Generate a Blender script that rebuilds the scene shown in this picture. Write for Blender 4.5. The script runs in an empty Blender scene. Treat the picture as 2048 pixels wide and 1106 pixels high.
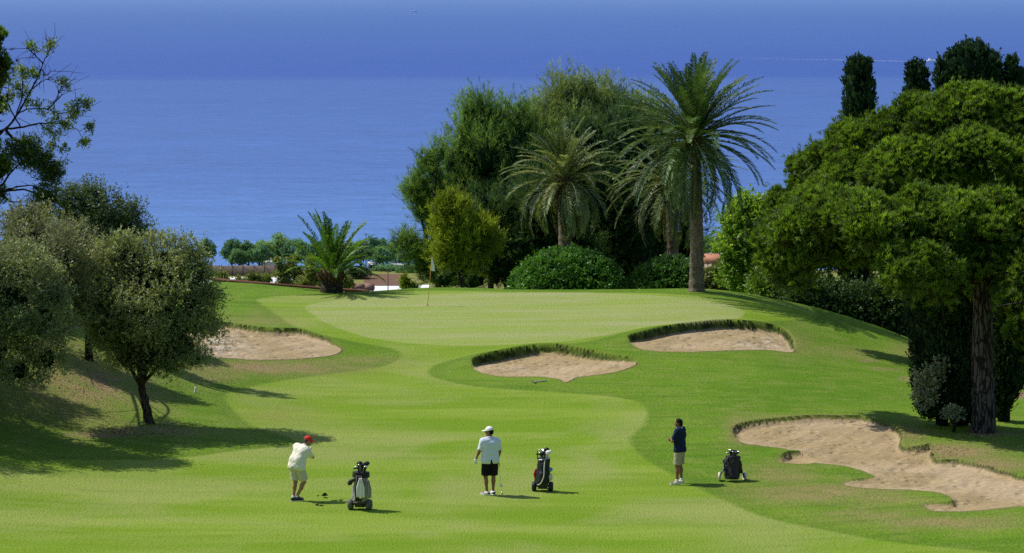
import bpy, math, random
import numpy as np
from mathutils import Vector, Matrix

# ------------------------------------------------------------------ basics
scene = bpy.context.scene
col = scene.collection
R = math.radians
FPX = 5807.0                      # focal length in pixels of a 2048 px wide frame
PITCH = R(6.03)
H = 13.8                          # height of the camera above the fairway
CP, SP = math.cos(PITCH), math.sin(PITCH)

def nrm(v):
    v = np.asarray(v, float)
    return v / np.maximum(np.linalg.norm(v, axis=-1, keepdims=True), 1e-9)

def at(u, v, Y):
    """world point at forward distance Y seen in direction (u, v)"""
    a = (u - 1024.0) / FPX
    b = (553.0 - v) / FPX
    dy = CP + b * SP
    dz = -SP + b * CP
    t = Y / dy
    return np.array([a * t, Y, H + dz * t])

def proj(P):
    P = np.asarray(P, float)
    Zr = P[..., 2] - H
    dep = P[..., 1] * CP - Zr * SP
    u = 1024 + FPX * P[..., 0] / dep
    v = 553 - FPX * (P[..., 1] * SP + Zr * CP) / dep
    return u, v

def pxm(Y, Z=0.0):
    """pixels per metre at distance Y"""
    return FPX / (Y * CP - (Z - H) * SP)

def tag(o, label=None, cat=None, group=None, kind=None):
    if label: o['label'] = label
    if cat: o['category'] = cat
    if group: o['group'] = group
    if kind: o['kind'] = kind
    return o

def empty(name, loc, label, cat, group=None, rz=0.0):
    o = bpy.data.objects.new(name, None)
    col.objects.link(o)
    o.empty_display_size = 0.3
    o.location = tuple(float(c) for c in loc)
    o.rotation_euler = (0, 0, rz)
    return tag(o, label, cat, group)

def mesh(name, V, faces, mat=None, parent=None, base=None, attrs=None, smooth=False):
    """one mesh object from a vertex array and a list of face arrays (each n x k)"""
    V = np.asarray(V, np.float32).reshape(-1, 3)
    if base is not None:
        V = V - np.asarray(base, np.float32)
    if isinstance(faces, np.ndarray):
        faces = [faces]
    faces = [np.asarray(f, np.int32) for f in faces if len(f)]
    me = bpy.data.meshes.new(name)
    me.vertices.add(len(V))
    me.vertices.foreach_set('co', V.ravel())
    li = np.concatenate([f.ravel() for f in faces]).astype(np.int32)
    tot = np.concatenate([np.full(len(f), f.shape[1], np.int32) for f in faces])
    st = np.concatenate([[0], np.cumsum(tot)[:-1]]).astype(np.int32)
    me.loops.add(len(li))
    me.loops.foreach_set('vertex_index', li)
    me.polygons.add(len(tot))
    me.polygons.foreach_set('loop_start', st)
    me.polygons.foreach_set('loop_total', tot)
    if smooth:
        me.polygons.foreach_set('use_smooth', np.ones(len(tot), bool))
    for k, a in (attrs or {}).items():
        at_ = me.attributes.new(k, 'FLOAT', 'POINT')
        at_.data.foreach_set('value', np.asarray(a, np.float32).ravel())
    me.update(calc_edges=True)
    o = bpy.data.objects.new(name, me)
    col.objects.link(o)
    if mat is not None:
        me.materials.append(mat)
    if parent is not None:
        o.parent = parent
    return o

class MB:
    """collects shapes for ONE mesh"""
    def __init__(s): s.V = []; s.Fs = []; s.n = 0; s.A = []
    def add(s, V, F, tint=0.5):
        V = np.asarray(V, float).reshape(-1, 3)
        if isinstance(F, np.ndarray): F = [F]
        for f in F:
            f = np.asarray(f, int)
            if len(f): s.Fs.append(f + s.n)
        s.V.append(V); s.n += len(V)
        s.A.append(np.broadcast_to(np.asarray(tint, float), (len(V),)))
        return s
    def tube(s, P, rad, n=8, tint=0.5, cap=True):
        V, F = tube(P, rad, n, cap); return s.add(V, F, tint)
    def box(s, c, h, M=None, tint=.5):
        V, F = box(c, h, M); return s.add(V, F, tint)
    def build(s, name, mat, parent=None, base=None, smooth=False):
        d = {}
        for f in s.Fs: d.setdefault(f.shape[1], []).append(f)
        fs = [np.concatenate(v) for v in d.values()]
        return mesh(name, np.concatenate(s.V), fs, mat, parent, base, {'tint': np.concatenate(s.A)}, smooth)

def tube(P, rad, n=8, cap=True):
    P = np.asarray(P, float)
    m = len(P)
    rad = np.broadcast_to(np.asarray(rad, float), (m,))
    T = nrm(np.gradient(P, axis=0))
    up = np.array([0, 0, 1.0]) if abs(T[0, 2]) < .9 else np.array([0, 1.0, 0])
    A = nrm(np.cross(T[0], up)); V = []
    for i in range(m):
        A = nrm(A - T[i] * np.dot(A, T[i])); B = np.cross(T[i], A)
        th = np.arange(n) * 2 * np.pi / n
        V.append(P[i] + rad[i] * (np.cos(th)[:, None] * A + np.sin(th)[:, None] * B))
    V = np.concatenate(V)
    i, j = np.meshgrid(np.arange(m - 1), np.arange(n), indexing='ij')
    a = i * n + j; b = i * n + (j + 1) % n
    F = [np.stack([a, b, b + n, a + n], -1).reshape(-1, 4)]
    if cap:
        F.append(np.arange(n)[::-1][None]); F.append((np.arange(n) + (m - 1) * n)[None])
    return V, F

def box(c, h, M=None):
    s = np.array([[-1,-1,-1],[1,-1,-1],[1,1,-1],[-1,1,-1],[-1,-1,1],[1,-1,1],[1,1,1],[-1,1,1]], float) * np.asarray(h, float)
    if M is not None: s = s @ np.asarray(M, float).T
    F = np.array([[0,3,2,1],[4,5,6,7],[0,1,5,4],[1,2,6,5],[2,3,7,6],[3,0,4,7]])
    return s + np.asarray(c, float), F

def spline(P, n=6, closed=False):
    """Catmull-Rom resampling"""
    P = np.asarray(P, float); m = len(P); out = []
    rng_ = range(m) if closed else range(m - 1)
    for i in rng_:
        if closed:
            p0, p1, p2, p3 = P[(i-1) % m], P[i], P[(i+1) % m], P[(i+2) % m]
        else:
            p0, p1, p2, p3 = P[max(i-1,0)], P[i], P[i+1], P[min(i+2,m-1)]
        for t in np.arange(n) / n:
            out.append(.5*((2*p1)+(-p0+p2)*t+(2*p0-5*p1+4*p2-p3)*t*t+(-p0+3*p1-3*p2+p3)*t**3))
    if not closed: out.append(P[-1])
    return np.array(out)

def sstep(a, b, x):
    t = np.clip((x - a) / (b - a), 0, 1)
    return t * t * (3 - 2 * t)

# ------------------------------------------------------------------ node helper
class NT:
    def __init__(s, name):
        s.m = bpy.data.materials.new(name); s.m.use_nodes = True
        s.t = s.m.node_tree; s.t.nodes.clear()
        s.out = s.t.nodes.new('ShaderNodeOutputMaterial')
    def n(s, typ, **kw):
        nd = s.t.nodes.new(typ)
        for k, v in kw.items(): setattr(nd, k, v)
        return nd
    def put(s, sock, v):
        if v is None: return
        if isinstance(v, bpy.types.NodeSocket): s.t.links.new(v, sock)
        elif isinstance(v, (tuple, list)):
            sock.default_value = tuple(v) + ((1.0,) if (len(v) == 3 and sock.type == 'RGBA') else ())
        else: sock.default_value = v
    def math(s, op, a, b=None, c=None, clamp=False):
        nd = s.n('ShaderNodeMath', operation=op, use_clamp=clamp)
        s.put(nd.inputs[0], a); s.put(nd.inputs[1], b); s.put(nd.inputs[2], c)
        return nd.outputs[0]
    def vmath(s, op, a, b=None):
        nd = s.n('ShaderNodeVectorMath', operation=op)
        s.put(nd.inputs[0], a); s.put(nd.inputs[1], b)
        return nd.outputs[0]
    def mix(s, f, a, b, mode='MIX'):
        nd = s.n('ShaderNodeMix', data_type='RGBA', blend_type=mode)
        s.put(nd.inputs[0], f); s.put(nd.inputs[6], a); s.put(nd.inputs[7], b)
        return nd.outputs[2]
    def attr(s, name):
        return s.n('ShaderNodeAttribute', attribute_name=name).outputs['Fac']
    def pos(s): return s.n('ShaderNodeNewGeometry').outputs['Position']
    def objco(s): return s.n('ShaderNodeTexCoord').outputs['Object']
    def noise(s, vec, scale, detail=4, rough=.55, dist=0.0):
        nd = s.n('ShaderNodeTexNoise')
        s.put(nd.inputs['Vector'], vec); nd.inputs['Scale'].default_value = scale
        nd.inputs['Detail'].default_value = detail; nd.inputs['Roughness'].default_value = rough
        nd.inputs['Distortion'].default_value = dist
        return nd.outputs[0]
    def voro(s, vec, scale, out=0):
        nd = s.n('ShaderNodeTexVoronoi'); s.put(nd.inputs['Vector'], vec); nd.inputs['Scale'].default_value = scale
        return nd.outputs[out]
    def mapr(s, x, a, b, c=0., d=1., smooth=True):
        nd = s.n('ShaderNodeMapRange', interpolation_type='SMOOTHSTEP' if smooth else 'LINEAR')
        s.put(nd.inputs[0], x)
        for i, q in enumerate((a, b, c, d)): nd.inputs[i+1].default_value = q
        return nd.outputs[0]
    def scl(s, vec, sc, rot=(0,0,0)):
        nd = s.n('ShaderNodeMapping'); s.put(nd.inputs[0], vec)
        nd.inputs['Rotation'].default_value = rot; nd.inputs['Scale'].default_value = sc
        return nd.outputs[0]
    def bump(s, h, strength=.3, dist=.05, normal=None):
        nd = s.n('ShaderNodeBump'); nd.inputs['Strength'].default_value = strength
        nd.inputs['Distance'].default_value = dist; s.put(nd.inputs['Height'], h); s.put(nd.inputs['Normal'], normal)
        return nd.outputs[0]
    def principled(s, color, rough=.8, spec=.3, normal=None, metallic=0., **kw):
        nd = s.n('ShaderNodeBsdfPrincipled')
        s.put(nd.inputs['Base Color'], color); s.put(nd.inputs['Roughness'], rough)
        s.put(nd.inputs['Specular IOR Level'], spec); s.put(nd.inputs['Metallic'], metallic)
        s.put(nd.inputs['Normal'], normal)
        for k, v in kw.items(): s.put(nd.inputs[k], v)
        return nd.outputs[0]
    def mixsh(s, f, a, b):
        nd = s.n('ShaderNodeMixShader'); s.put(nd.inputs[0], f); s.put(nd.inputs[1], a); s.put(nd.inputs[2], b)
        return nd.outputs[0]
    def done(s, sh): s.t.links.new(sh, s.out.inputs[0]); return s.m

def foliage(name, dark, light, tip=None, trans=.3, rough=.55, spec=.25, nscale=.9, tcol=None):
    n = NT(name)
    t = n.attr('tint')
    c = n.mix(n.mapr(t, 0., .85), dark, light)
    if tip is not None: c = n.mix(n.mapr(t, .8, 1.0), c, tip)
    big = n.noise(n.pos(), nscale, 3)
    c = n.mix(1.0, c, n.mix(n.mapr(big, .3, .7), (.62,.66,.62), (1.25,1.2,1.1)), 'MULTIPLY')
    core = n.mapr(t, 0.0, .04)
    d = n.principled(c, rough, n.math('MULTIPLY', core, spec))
    tr = n.n('ShaderNodeBsdfTranslucent')
    tc = n.mix(1.0, c, tcol or (1.5, 1.45, .6), 'MULTIPLY')
    n.put(tr.inputs[0], tc)
    return n.done(n.mixsh(n.math('MULTIPLY', core, trans), d, tr.outputs[0]))

def plain(name, color, rough=.7, spec=.3, metallic=0., var=.15, scale=20., bump=0.):
    n = NT(name)
    p = n.objco()
    f = n.noise(p, scale, 4)
    c = n.mix(f, tuple(x*(1-var) for x in color), tuple(min(1, x*(1+var)) for x in color))
    nb = n.bump(n.noise(p, scale*3, 4), bump, .01) if bump else None
    return n.done(n.principled(c, rough, spec, nb, metallic))

def bark(name, dark, light, sx=14., sz=2.5, strength=.9, plates=True):
    n = NT(name)
    p = n.objco()
    nz = n.n('ShaderNodeTexNoise'); n.put(nz.inputs['Vector'], n.scl(p, (sx*.5, sx*.5, sz*.8))); nz.inputs['Scale'].default_value = 1.0; nz.inputs['Detail'].default_value = 5
    sc = n.n('ShaderNodeVectorMath', operation='SCALE'); n.put(sc.inputs[0], nz.outputs['Color']); sc.inputs['Scale'].default_value = 1.6
    q = n.vmath('ADD', n.scl(p, (sx, sx, sz)), sc.outputs[0])
    v = n.n('ShaderNodeTexVoronoi', feature='DISTANCE_TO_EDGE'); n.put(v.inputs['Vector'], q); v.inputs['Scale'].default_value = 1.0
    f = n.noise(n.scl(p, (sx*2, sx*2, sz*2.2)), 1.0, 6, .7)
    e = n.mapr(v.outputs['Distance'], 0., .22)
    h = n.math('ADD', n.math('MULTIPLY', e, .45), n.math('MULTIPLY', f, .75))
    c = n.mix(n.mapr(h, .30, .95), dark, light)
    return n.done(n.principled(c, .92, .08, n.bump(h, strength, .06)))
# ------------------------------------------------------------------ terrain
def zpt(u, v, Z):
    a = at(u, v, 1.0); k = (Z - H) / (a[2] - H)
    return np.array([a[0]*k, k, Z])

CTRL = [(-300,1106,.3),(0,1106,0),(512,1106,0),(1024,1106,0),(1536,1106,0),(2048,1106,.25),(2300,1106,.4),
 (-200,1000,.4),(0,1000,.15),(590,1003,0),(1024,990,0),(1360,970,0),(1700,1000,.15),(2048,1000,.35),(2300,1000,.5),
 (-200,905,1.0),(0,905,.45),(300,845,.3),(590,865,.1),(800,860,0),(1050,850,0),(1290,860,.1),(1600,830,.2),(1968,860,.0),(2150,870,0.0),
 (100,760,1.2),(-60,720,2.0),(150,657,2.2),(-150,655,2.6),(390,760,.45),(560,740,.35),(800,740,.1),(860,760,.2),(1100,790,.1),(1400,750,.2),(1700,750,-.05),(1850,765,-.5),
 (900,692,.5),(1200,676,.6),(700,670,.6),(640,620,.7),(1480,632,.65),(1440,584,.85),(1000,589,.75),(560,592,.7),(430,572,.8),(430,640,.75),
 (1090,700,.5),(550,660,.75),(1430,650,.6),(1700,690,-.3),(1640,625,.1),(800,610,.65),(1200,610,.65)]
C3 = np.array([zpt(*c) for c in CTRL])
def _tps(r2): return .5 * r2 * np.log(r2 + 1e-9)
_XY = C3[:, :2] / 30.0
_K = _tps(((_XY[:, None] - _XY[None])**2).sum(-1)) + np.eye(len(_XY)) * .004
_P = np.c_[np.ones(len(_XY)), _XY]
_A = np.block([[_K, _P], [_P.T, np.zeros((3, 3))]])
_W = np.linalg.solve(_A, np.r_[C3[:, 2], 0, 0, 0])

CREST = [(-500,640,2.8),(-150,645,2.7),(0,650,2.4),(150,655,2.2),(250,622,1.4),(340,590,1.0),(430,567,.82),(560,574,.75),(660,584,.72),(740,582,.75),(860,575,.78),(960,578,.78),
 (1020,582,.76),(1270,584,.78),(1360,582,.8),(1440,578,.85),(1520,590,.65),(1640,620,.15),(1740,660,-.2),(1840,716,-.5),(1900,740,-.6),(2160,765,-.6),(2700,770,-.6)]
CR = np.array([zpt(*c) for c in CREST])[:, :2]
CR = spline(CR, 5)
CR = np.vstack([[-900, CR[0,1]-4], CR, [900, CR[-1,1]]])

def crest_dist(x, y):
    """signed distance to the crest line, positive beyond it"""
    P = np.stack([x, y], -1)
    best = np.full(x.shape, 1e9); sgn = np.ones(x.shape)
    for a, b in zip(CR[:-1], CR[1:]):
        ab = b - a; L2 = (ab**2).sum()
        if L2 < 1e-9: continue
        t = np.clip(((P - a) @ ab) / L2, 0, 1)
        q = P - (a + t[..., None] * ab)
        d = np.sqrt((q**2).sum(-1))
        cr = ab[0]*q[..., 1] - ab[1]*q[..., 0]
        m = d < best - 1e-9
        best = np.where(m, d, best); sgn = np.where(m, np.sign(cr), sgn)
    return best * np.where(sgn == 0, 1, sgn)

def height(x, y):
    x = np.asarray(x, float); y = np.asarray(y, float)
    shp = x.shape; x = x.ravel(); y = y.ravel()
    out = np.empty(len(x)); step = 120000
    for s in range(0, len(x), step):
        xs, ys = x[s:s+step], y[s:s+step]
        cx = np.clip(xs, -26, 26) / 30.; cy = np.clip(ys, 64, 136) / 30.
        r2 = (cx[:, None]-_XY[None, :, 0])**2 + (cy[:, None]-_XY[None, :, 1])**2
        z = _tps(r2) @ _W[:-3] + _W[-3] + _W[-2]*cx + _W[-1]*cy
        d = crest_dist(xs, ys)
        dd = np.maximum(d, 0)
        drop = .34 * dd**2 / (dd + 3.0)
        low = z - drop
        plain_ = -57.5 - np.maximum(ys - 690, 0) * .14
        k = 8.0
        h = np.clip(.5 + .5*(low - plain_)/k, 0, 1)
        z2 = plain_*(1-h) + low*h + k*h*(1-h)
        z = np.where(dd > 60, z2, low)
        z = z + 12.0*np.clip((66-ys)/66, 0, 1.6)**2
        z = z + np.clip((np.abs(xs)-26)/60., 0, 1)*1.5*np.sin(xs*.05)*np.cos(ys*.04)*(dd < 1)
        out[s:s+step] = z
    return out.reshape(shp)

def ground(u, v):
    Ys = np.linspace(62, 140, 1600)
    Q = np.array([at(u, v, 1.0)])[0]
    X = Q[0]*Ys; Z = H + (Q[2]-H)*Ys
    hz = height(X, Ys)
    i = np.nonzero(Z < hz)[0]
    i = i[0] if len(i) else len(Ys)-1
    i = max(i, 1)
    f = (Z[i-1]-hz[i-1]) / max((Z[i-1]-hz[i-1]) - (Z[i]-hz[i]), 1e-9)
    Y = Ys[i-1] + (Ys[i]-Ys[i-1])*min(max(f, 0), 1)
    x = Q[0]*Y
    return np.array([x, Y, float(height(np.array([x]), np.array([Y]))[0])])

def gz(x, y): return float(height(np.array([x]), np.array([y]))[0])

def poly_world(pts, n=4):
    return np.array([ground(u, v)[:2] for u, v in spline(pts, n, True)])

def poly_sd(poly, x, y):
    """signed distance, positive inside; also distance to the edges that face away from the camera (near edges)"""
    P = np.stack([x, y], -1)
    ins = np.zeros(x.shape, bool)
    best = np.full(x.shape, 1e9); near = np.full(x.shape, 1e9)
    area = .5*np.sum(poly[:,0]*np.roll(poly[:,1],-1)-np.roll(poly[:,0],-1)*poly[:,1])
    for a, b in zip(poly, np.roll(poly, -1, 0)):
        ab = b - a; L2 = (ab**2).sum()
        if L2 < 1e-12: continue
        t = np.clip(((P - a) @ ab)/L2, 0, 1)
        d = np.sqrt(((P-(a+t[..., None]*ab))**2).sum(-1))
        best = np.minimum(best, d)
        nin = np.array([-ab[1], ab[0]])*np.sign(area)
        if nin[1] > 0.25*np.linalg.norm(nin): near = np.minimum(near, d)
        c = ((a[1] > y) != (b[1] > y)) & (x < (b[0]-a[0])*(y-a[1])/(b[1]-a[1]+1e-12)+a[0])
        ins ^= c
    return np.where(ins, best, -best), near

BUNKERS = {
 'front': dict(pts=[(945,728),(951,718),(996,706),(1043,697),(1090,692),(1137,695),(1184,704),(1231,714),(1268,720),(1273,727),(1262,735),(1231,745),(1184,751),(1152,755),(1139,763),(1129,765),(1119,759),(1094,755),(1059,753),(1004,753),(969,747),(951,739)], D=.30, L=3.0, wall=.11, lip=.09),
 'green': dict(pts=[(1257,675),(1274,669),(1328,656),(1387,648),(1449,643),(1496,645),(1543,652),(1572,662),(1584,677),(1589,693),(1586,704),(1563,703),(1527,700),(1465,701),(1367,704),(1309,702),(1274,695),(1260,684)], D=.28, L=3.0, wall=.11, lip=.07),
 'mound': dict(pts=[(360,650),(415,647),(440,646),(491,653),(532,658),(592,660),(623,667),(658,680),(681,692),(686,701),(668,710),(630,715),(542,720),(453,717),(400,712),(350,700),(340,670)], D=.22, L=4.0, wall=.06, lip=.06),
 'fairway': dict(pts=[(1466,860),(1488,848),(1540,841),(1606,834),(1672,834),(1725,835),(1765,845),(1800,863),(1804,884),(1810,897),(1839,895),(1866,890),(1864,906),(1876,922),(1918,923),(1962,931),(2006,943),(2048,954),(2150,985),(2160,1020),(2048,1013),(1993,1018),(1918,1023),(1866,1022),(1846,1010),(1866,1007),(1903,1006),(1897,994),(1879,986),(1822,980),(1751,977),(1688,971),(1707,961),(1749,954),(1738,946),(1707,936),(1672,930),(1633,925),(1606,911),(1576,899),(1532,893),(1488,886),(1470,873)], D=.15, L=1.5, wall=.05, lip=.05),
 'pocket': dict(pts=[(1560,924),(1566,914),(1584,909),(1611,912),(1632,924),(1598,928)], D=.13, L=.5, wall=.03, lip=.10),
}
GREEN = [(612,611),(700,598),(800,591),(900,587),(1020,585),(1200,586),(1330,592),(1420,602),(1480,617),(1488,630),(1465,641),(1400,648),(1300,655),(1200,673),(1100,686),(1000,690),(900,691),(800,685),(720,671),(660,650),(625,630)]
FAIR = [(-260,1300),(-260,925),(0,918),(310,918),(480,900),(595,885),(500,850),(465,820),(450,790),(520,768),(640,750),(760,733),(800,713),(780,697),(720,687),(640,672),(585,652),(555,632),(530,613),(512,599),(570,591),(660,591),(760,588),(860,581),(1020,583.5),(1250,585),(1350,588),(1440,598),(1510,612),(1515,640),(1440,646),(1300,658),(1262,664),(1172,684),(1050,700),(945,712),(879,728),(859,741),(864,752),(899,763),(957,773),(1035,779),(1133,785),(1230,794),(1280,804),(1298,825),(1290,850),(1268,870),(1263,886),(1290,915),(1340,945),(1420,985),(1520,1030),(1640,1058),(1800,1085),(2000,1105),(2300,1140),(2300,1300)]
PATCH = [(1492,604),(1560,597),(1612,605),(1633,622),(1625,637),(1560,642),(1495,641)]

def axis(lo, hi, step, far):
    core = np.arange(lo, hi + step*.5, step); out = [core]
    s, p, right = step, hi, []
    while p < far[1]:
        s *= 1.18; p += s; right.append(p)
    s, p, left = step, lo, []
    while p > far[0]:
        s *= 1.18; p -= s; left.append(p)
    return np.r_[left[::-1], core, right]

gx = axis(-19.5, 19.0, .06, (-900, 900))
gy = axis(66.0, 131.0, .14, (-40, 1100))
gy = np.unique(np.r_[gy[gy < 600], np.arange(600, 780, 6.), gy[gy > 790]])
gx = np.unique(np.r_[gx, np.arange(-90, -20, 3.), np.arange(20, 90, 3.)])
GX, GY = np.meshgrid(gx, gy)
GZ = height(GX, GY)
PU, PV = proj(np.stack([GX, GY, np.maximum(GZ, -60)], -1))
A_sand = np.full(GX.shape, -9.0); A_fair = np.full(GX.shape, -9.0); A_green = np.full(GX.shape, -9.0)
BID = np.zeros(GX.shape, int)

def region(poly, pad=2.0):
    j0, j1 = np.searchsorted(gx, [poly[:,0].min()-pad, poly[:,0].max()+pad])
    i0, i1 = np.searchsorted(gy, [poly[:,1].min()-pad, poly[:,1].max()+pad])
    return slice(i0, i1), slice(j0, j1)

LIPS = []
nz = np.random.default_rng(5)
bid = 0
for key, b in BUNKERS.items():
    bid += 1
    poly = poly_world(b['pts'], 4)
    s = region(poly)
    x, y = GX[s], GY[s]
    # ragged turf edge
    wob = .05*np.sin(x*3.3+1.3*np.sin(y*2.1)) + .03*np.sin(x*6.1-y*4.7)
    d, near = poly_sd(poly, x, y)
    dj = d + wob*.45
    D, L = b['D'], b['L']
    depth = D * sstep(-.05, L, near) * sstep(-.02, .16, dj)
    rough = .05*np.sin(x*2.1+.7)*np.sin(y*2.6-x*.9) + .03*np.sin(x*3.1+y*1.7)*np.sin(y*4.3-x*2.2) + .012*np.sin(x*11+y*6)*np.sin(y*13-x*5)
    amp = sstep(.1, .8, d)
    if key == 'mound':
        rough = rough + .07*sstep(-8.0, -10.5, x)*np.sin(x*6.3+2*np.sin(y*4))*np.sin(y*7.9+x*3.1)
    if key == 'green':
        rough = rough + .04*sstep(8.5, 9.6, x)*np.sin(x*8.3+2*np.sin(y*5))*np.sin(y*9.9+x*3.1)
    # raised turf lip outside the far edges
    far = sstep(.4, 1.2, near)
    lip = b['lip'] * far * np.exp(-np.maximum(-d, 0)**2/(.55**2)) * (d < .02)
    GZ[s] += -depth + rough*amp + lip
    sand = dj - b['wall']*far*sstep(.2, .9, near)
    A_sand[s] = np.maximum(A_sand[s], sand)
    BID[s] = np.where(sand > 0, bid, BID[s])
    m = (near > .9)
    e = (np.abs(d-.02) < .05) & m
    LIPS.append((x[e], y[e], GZ[s][e]))
for pts, arr in ((GREEN, 'g'), (FAIR, 'f'), (PATCH, 'p')):
    poly = poly_world(pts, 3) if arr != 'f' else np.array([ground(u, min(v, 1150))[:2] if v < 1200 else zpt(u, v, 0)[:2] for u, v in spline(pts, 3, True)])
    s = region(poly, 1.5)
    d, _ = poly_sd(poly, GX[s], GY[s])
    if arr == 'g': A_green[s] = np.maximum(A_green[s], d)
    elif arr == 'f': A_fair[s] = np.maximum(A_fair[s], d)
    else: A_fair[s] = np.maximum(A_fair[s], d)

def blobs(L):
    o = np.zeros(GX.shape)
    for u, v, ru, rv, k in L:
        o = np.maximum(o, k*np.exp(-(((PU-u)/ru)**2+((PV-v)/rv)**2)))
    return o
A_dry = blobs([(520,735,200,14,.8),(420,750,80,16,.5),(280,862,130,9,.65),(210,868,80,8,.8),(150,770,170,90,.55),(1640,985,160,22,.6),(1560,950,80,22,.45),(1900,905,110,18,.8),(1990,930,70,16,.8),
   (1820,870,40,16,.6),(1700,905,60,10,.4),(1900,1045,170,14,.55),(1740,1030,120,14,.4),(1700,705,60,12,.35),(520,640,90,14,.35),(1590,690,40,30,.3),(720,720,80,10,.35),(1480,862,30,30,.5),
   (1600,835,120,6,.5),(1760,1000,90,14,.5),(560,830,80,20,.25),(1830,700,50,16,.4),(1640,700,60,10,.3)])
A_soil = blobs([(1975,868,95,10,.62),(300,852,70,8,.5),(120,690,120,30,.5),(1775,738,70,9,.5),(1830,758,60,10,.62),(1735,722,40,8,.55),(1700,705,40,8,.35),(140,655,60,5,.8),(200,770,90,50,.55),(330,800,90,30,.45),(215,871,55,5,.8),(2040,790,30,10,.8),(1830,690,30,6,.5),(380,690,40,14,.4)])
far_ = (GY > 137)
A_dry = np.where(far_, .45, A_dry)

def ground_material():
    n = NT('turf_and_sand')
    p = n.pos()
    fine = n.noise(p, 9.0, 5, .7)
    med = n.noise(p, 1.1, 5, .6)
    big = n.noise(p, .16, 4, .55, .6)
    st = n.noise(n.scl(p, (.12, .55, .5), (0, 0, R(-9))), 1.0, 4, .6, .4)       # streaks left by the mowers
    st2 = n.noise(n.scl(p, (.35, 2.2, .5), (0, 0, R(6))), 1.0, 5, .65, .3)
    jit = n.math('ADD', n.math('MULTIPLY', n.math('SUBTRACT', fine, .5), .35), n.math('MULTIPLY', n.math('SUBTRACT', med, .5), .25))
    sep = n.n('ShaderNodeSeparateXYZ'); n.put(sep.inputs[0], p)
    ph = n.math('ADD', n.math('MULTIPLY', sep.outputs[1], 1.35), n.math('ADD', n.math('MULTIPLY', sep.outputs[0], .16), n.math('MULTIPLY', big, 7.0)))
    band = n.mapr(n.math('SINE', ph), -.6, .6)
    ph2 = n.math('ADD', n.math('MULTIPLY', sep.outputs[1], 2.5), n.math('ADD', n.math('MULTIPLY', sep.outputs[0], -.34), n.math('MULTIPLY', st, 3.0)))
    band2 = n.mapr(n.math('SINE', ph2), -.8, .8)
    # rough
    rough = n.mix(n.mapr(big, .3, .7), (.085, .190, .006), (.135, .245, .014))
    rough = n.mix(n.math('MULTIPLY', n.mapr(med, .42, .7), .6), rough, (.170, .235, .035))
    rough = n.mix(n.math('MULTIPLY', n.mapr(st2, .46, .7), .6), rough, (.060, .145, .006))
    # fairway
    fair = n.mix(n.mapr(st, .34, .66), (.140, .262, .008), (.215, .318, .034))
    fair = n.mix(n.math('MULTIPLY', band, .42), fair, (.135, .245, .010))
    fair = n.mix(n.math('MULTIPLY', n.mapr(big, .44, .66), .65), fair, (.255, .308, .075))
    fair = n.mix(n.math('MULTIPLY', n.mapr(st2, .48, .74), .4), fair, (.110, .215, .010))
    # green
    gr = n.mix(n.mapr(n.math('ADD', n.math('MULTIPLY', st, .6), n.math('MULTIPLY', st2, .4)), .36, .64), (.225, .325, .045), (.300, .345, .120))
    gr = n.mix(n.math('MULTIPLY', band2, .35), gr, (.225, .315, .045))
    fa = n.mapr(n.math('ADD', n.attr('fair'), n.math('MULTIPLY', jit, .5)), -.10, .16)
    ga = n.mapr(n.math('ADD', n.attr('green'), n.math('MULTIPLY', jit, .4)), -.08, .12)
    c = n.mix(fa, rough, fair)
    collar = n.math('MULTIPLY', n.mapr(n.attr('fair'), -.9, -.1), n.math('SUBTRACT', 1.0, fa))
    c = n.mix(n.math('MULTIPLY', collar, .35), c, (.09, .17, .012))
    c = n.mix(ga, c, gr)
    # dry and bare
    dry = n.mix(fine, (.20, .185, .050), (.285, .225, .095))
    dm = n.math('MULTIPLY', n.attr('dry'), n.mapr(n.math('ADD', med, n.math('MULTIPLY', fine, .45)), .30, .85))
    c = n.mix(n.math('MULTIPLY', dm, 1.5, clamp=True), c, dry)
    so = n.mix(med, (.22, .145, .075), (.31, .215, .115))
    sm = n.mapr(n.math('ADD', n.attr('soil'), n.math('MULTIPLY', jit, 2.2)), .30, .85)
    c = n.mix(sm, c, so)
    # blade scale mottling
    g2 = n.noise(n.scl(p, (16, 7, 10)), 1.0, 3, .7)
    gm = n.mix(n.mapr(g2, .25, .75), (.74, .76, .74), (1.26, 1.24, 1.2))
    c = n.mix(1.0, c, n.mix(n.math('MULTIPLY', fa, .62), gm, (1.0, 1.0, 1.0)), 'MULTIPLY')
    hg = n.math('ADD', n.math('MULTIPLY', fine, .6), g2)
    # sand
    sf = n.noise(p, 3.2, 6, .7)
    sf2 = n.noise(n.scl(p, (2.2, 8, 4), (0,0,R(12))), 1.0, 6, .75, .5)
    wh = n.mapr(n.noise(p, .35, 3), .40, .66)
    sand = n.mix(sf, (.285, .21, .105), (.435, .335, .185))
    sand = n.mix(n.math('MULTIPLY', n.mapr(sf2, .46, .70), .42), sand, (.19, .12, .06))
    sand = n.mix(n.math('MULTIPLY', n.mapr(n.noise(n.vmath('ADD', p, (7., 3., 0.)), .8, 5, .65), .50, .72), .3), sand, (.24, .155, .082))
    sand = n.mix(n.math('MULTIPLY', wh, .6), sand, (.47, .36, .24))
    lump = n.attr('clod')
    sand = n.mix(n.math('MULTIPLY', lump, n.mapr(n.noise(p, 3.0, 5, .7), .45, .6)), sand, (.68, .60, .50))
    sand = n.mix(n.math('MULTIPLY', lump, n.mapr(n.noise(n.vmath('ADD', p, (3.3,1.,0)), 3.6, 5, .75), .56, .66)), sand, (.16, .11, .07))
    sa = n.mapr(n.math('ADD', n.attr('sand'), n.math('MULTIPLY', jit, .35)), -.03, .05)
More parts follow.
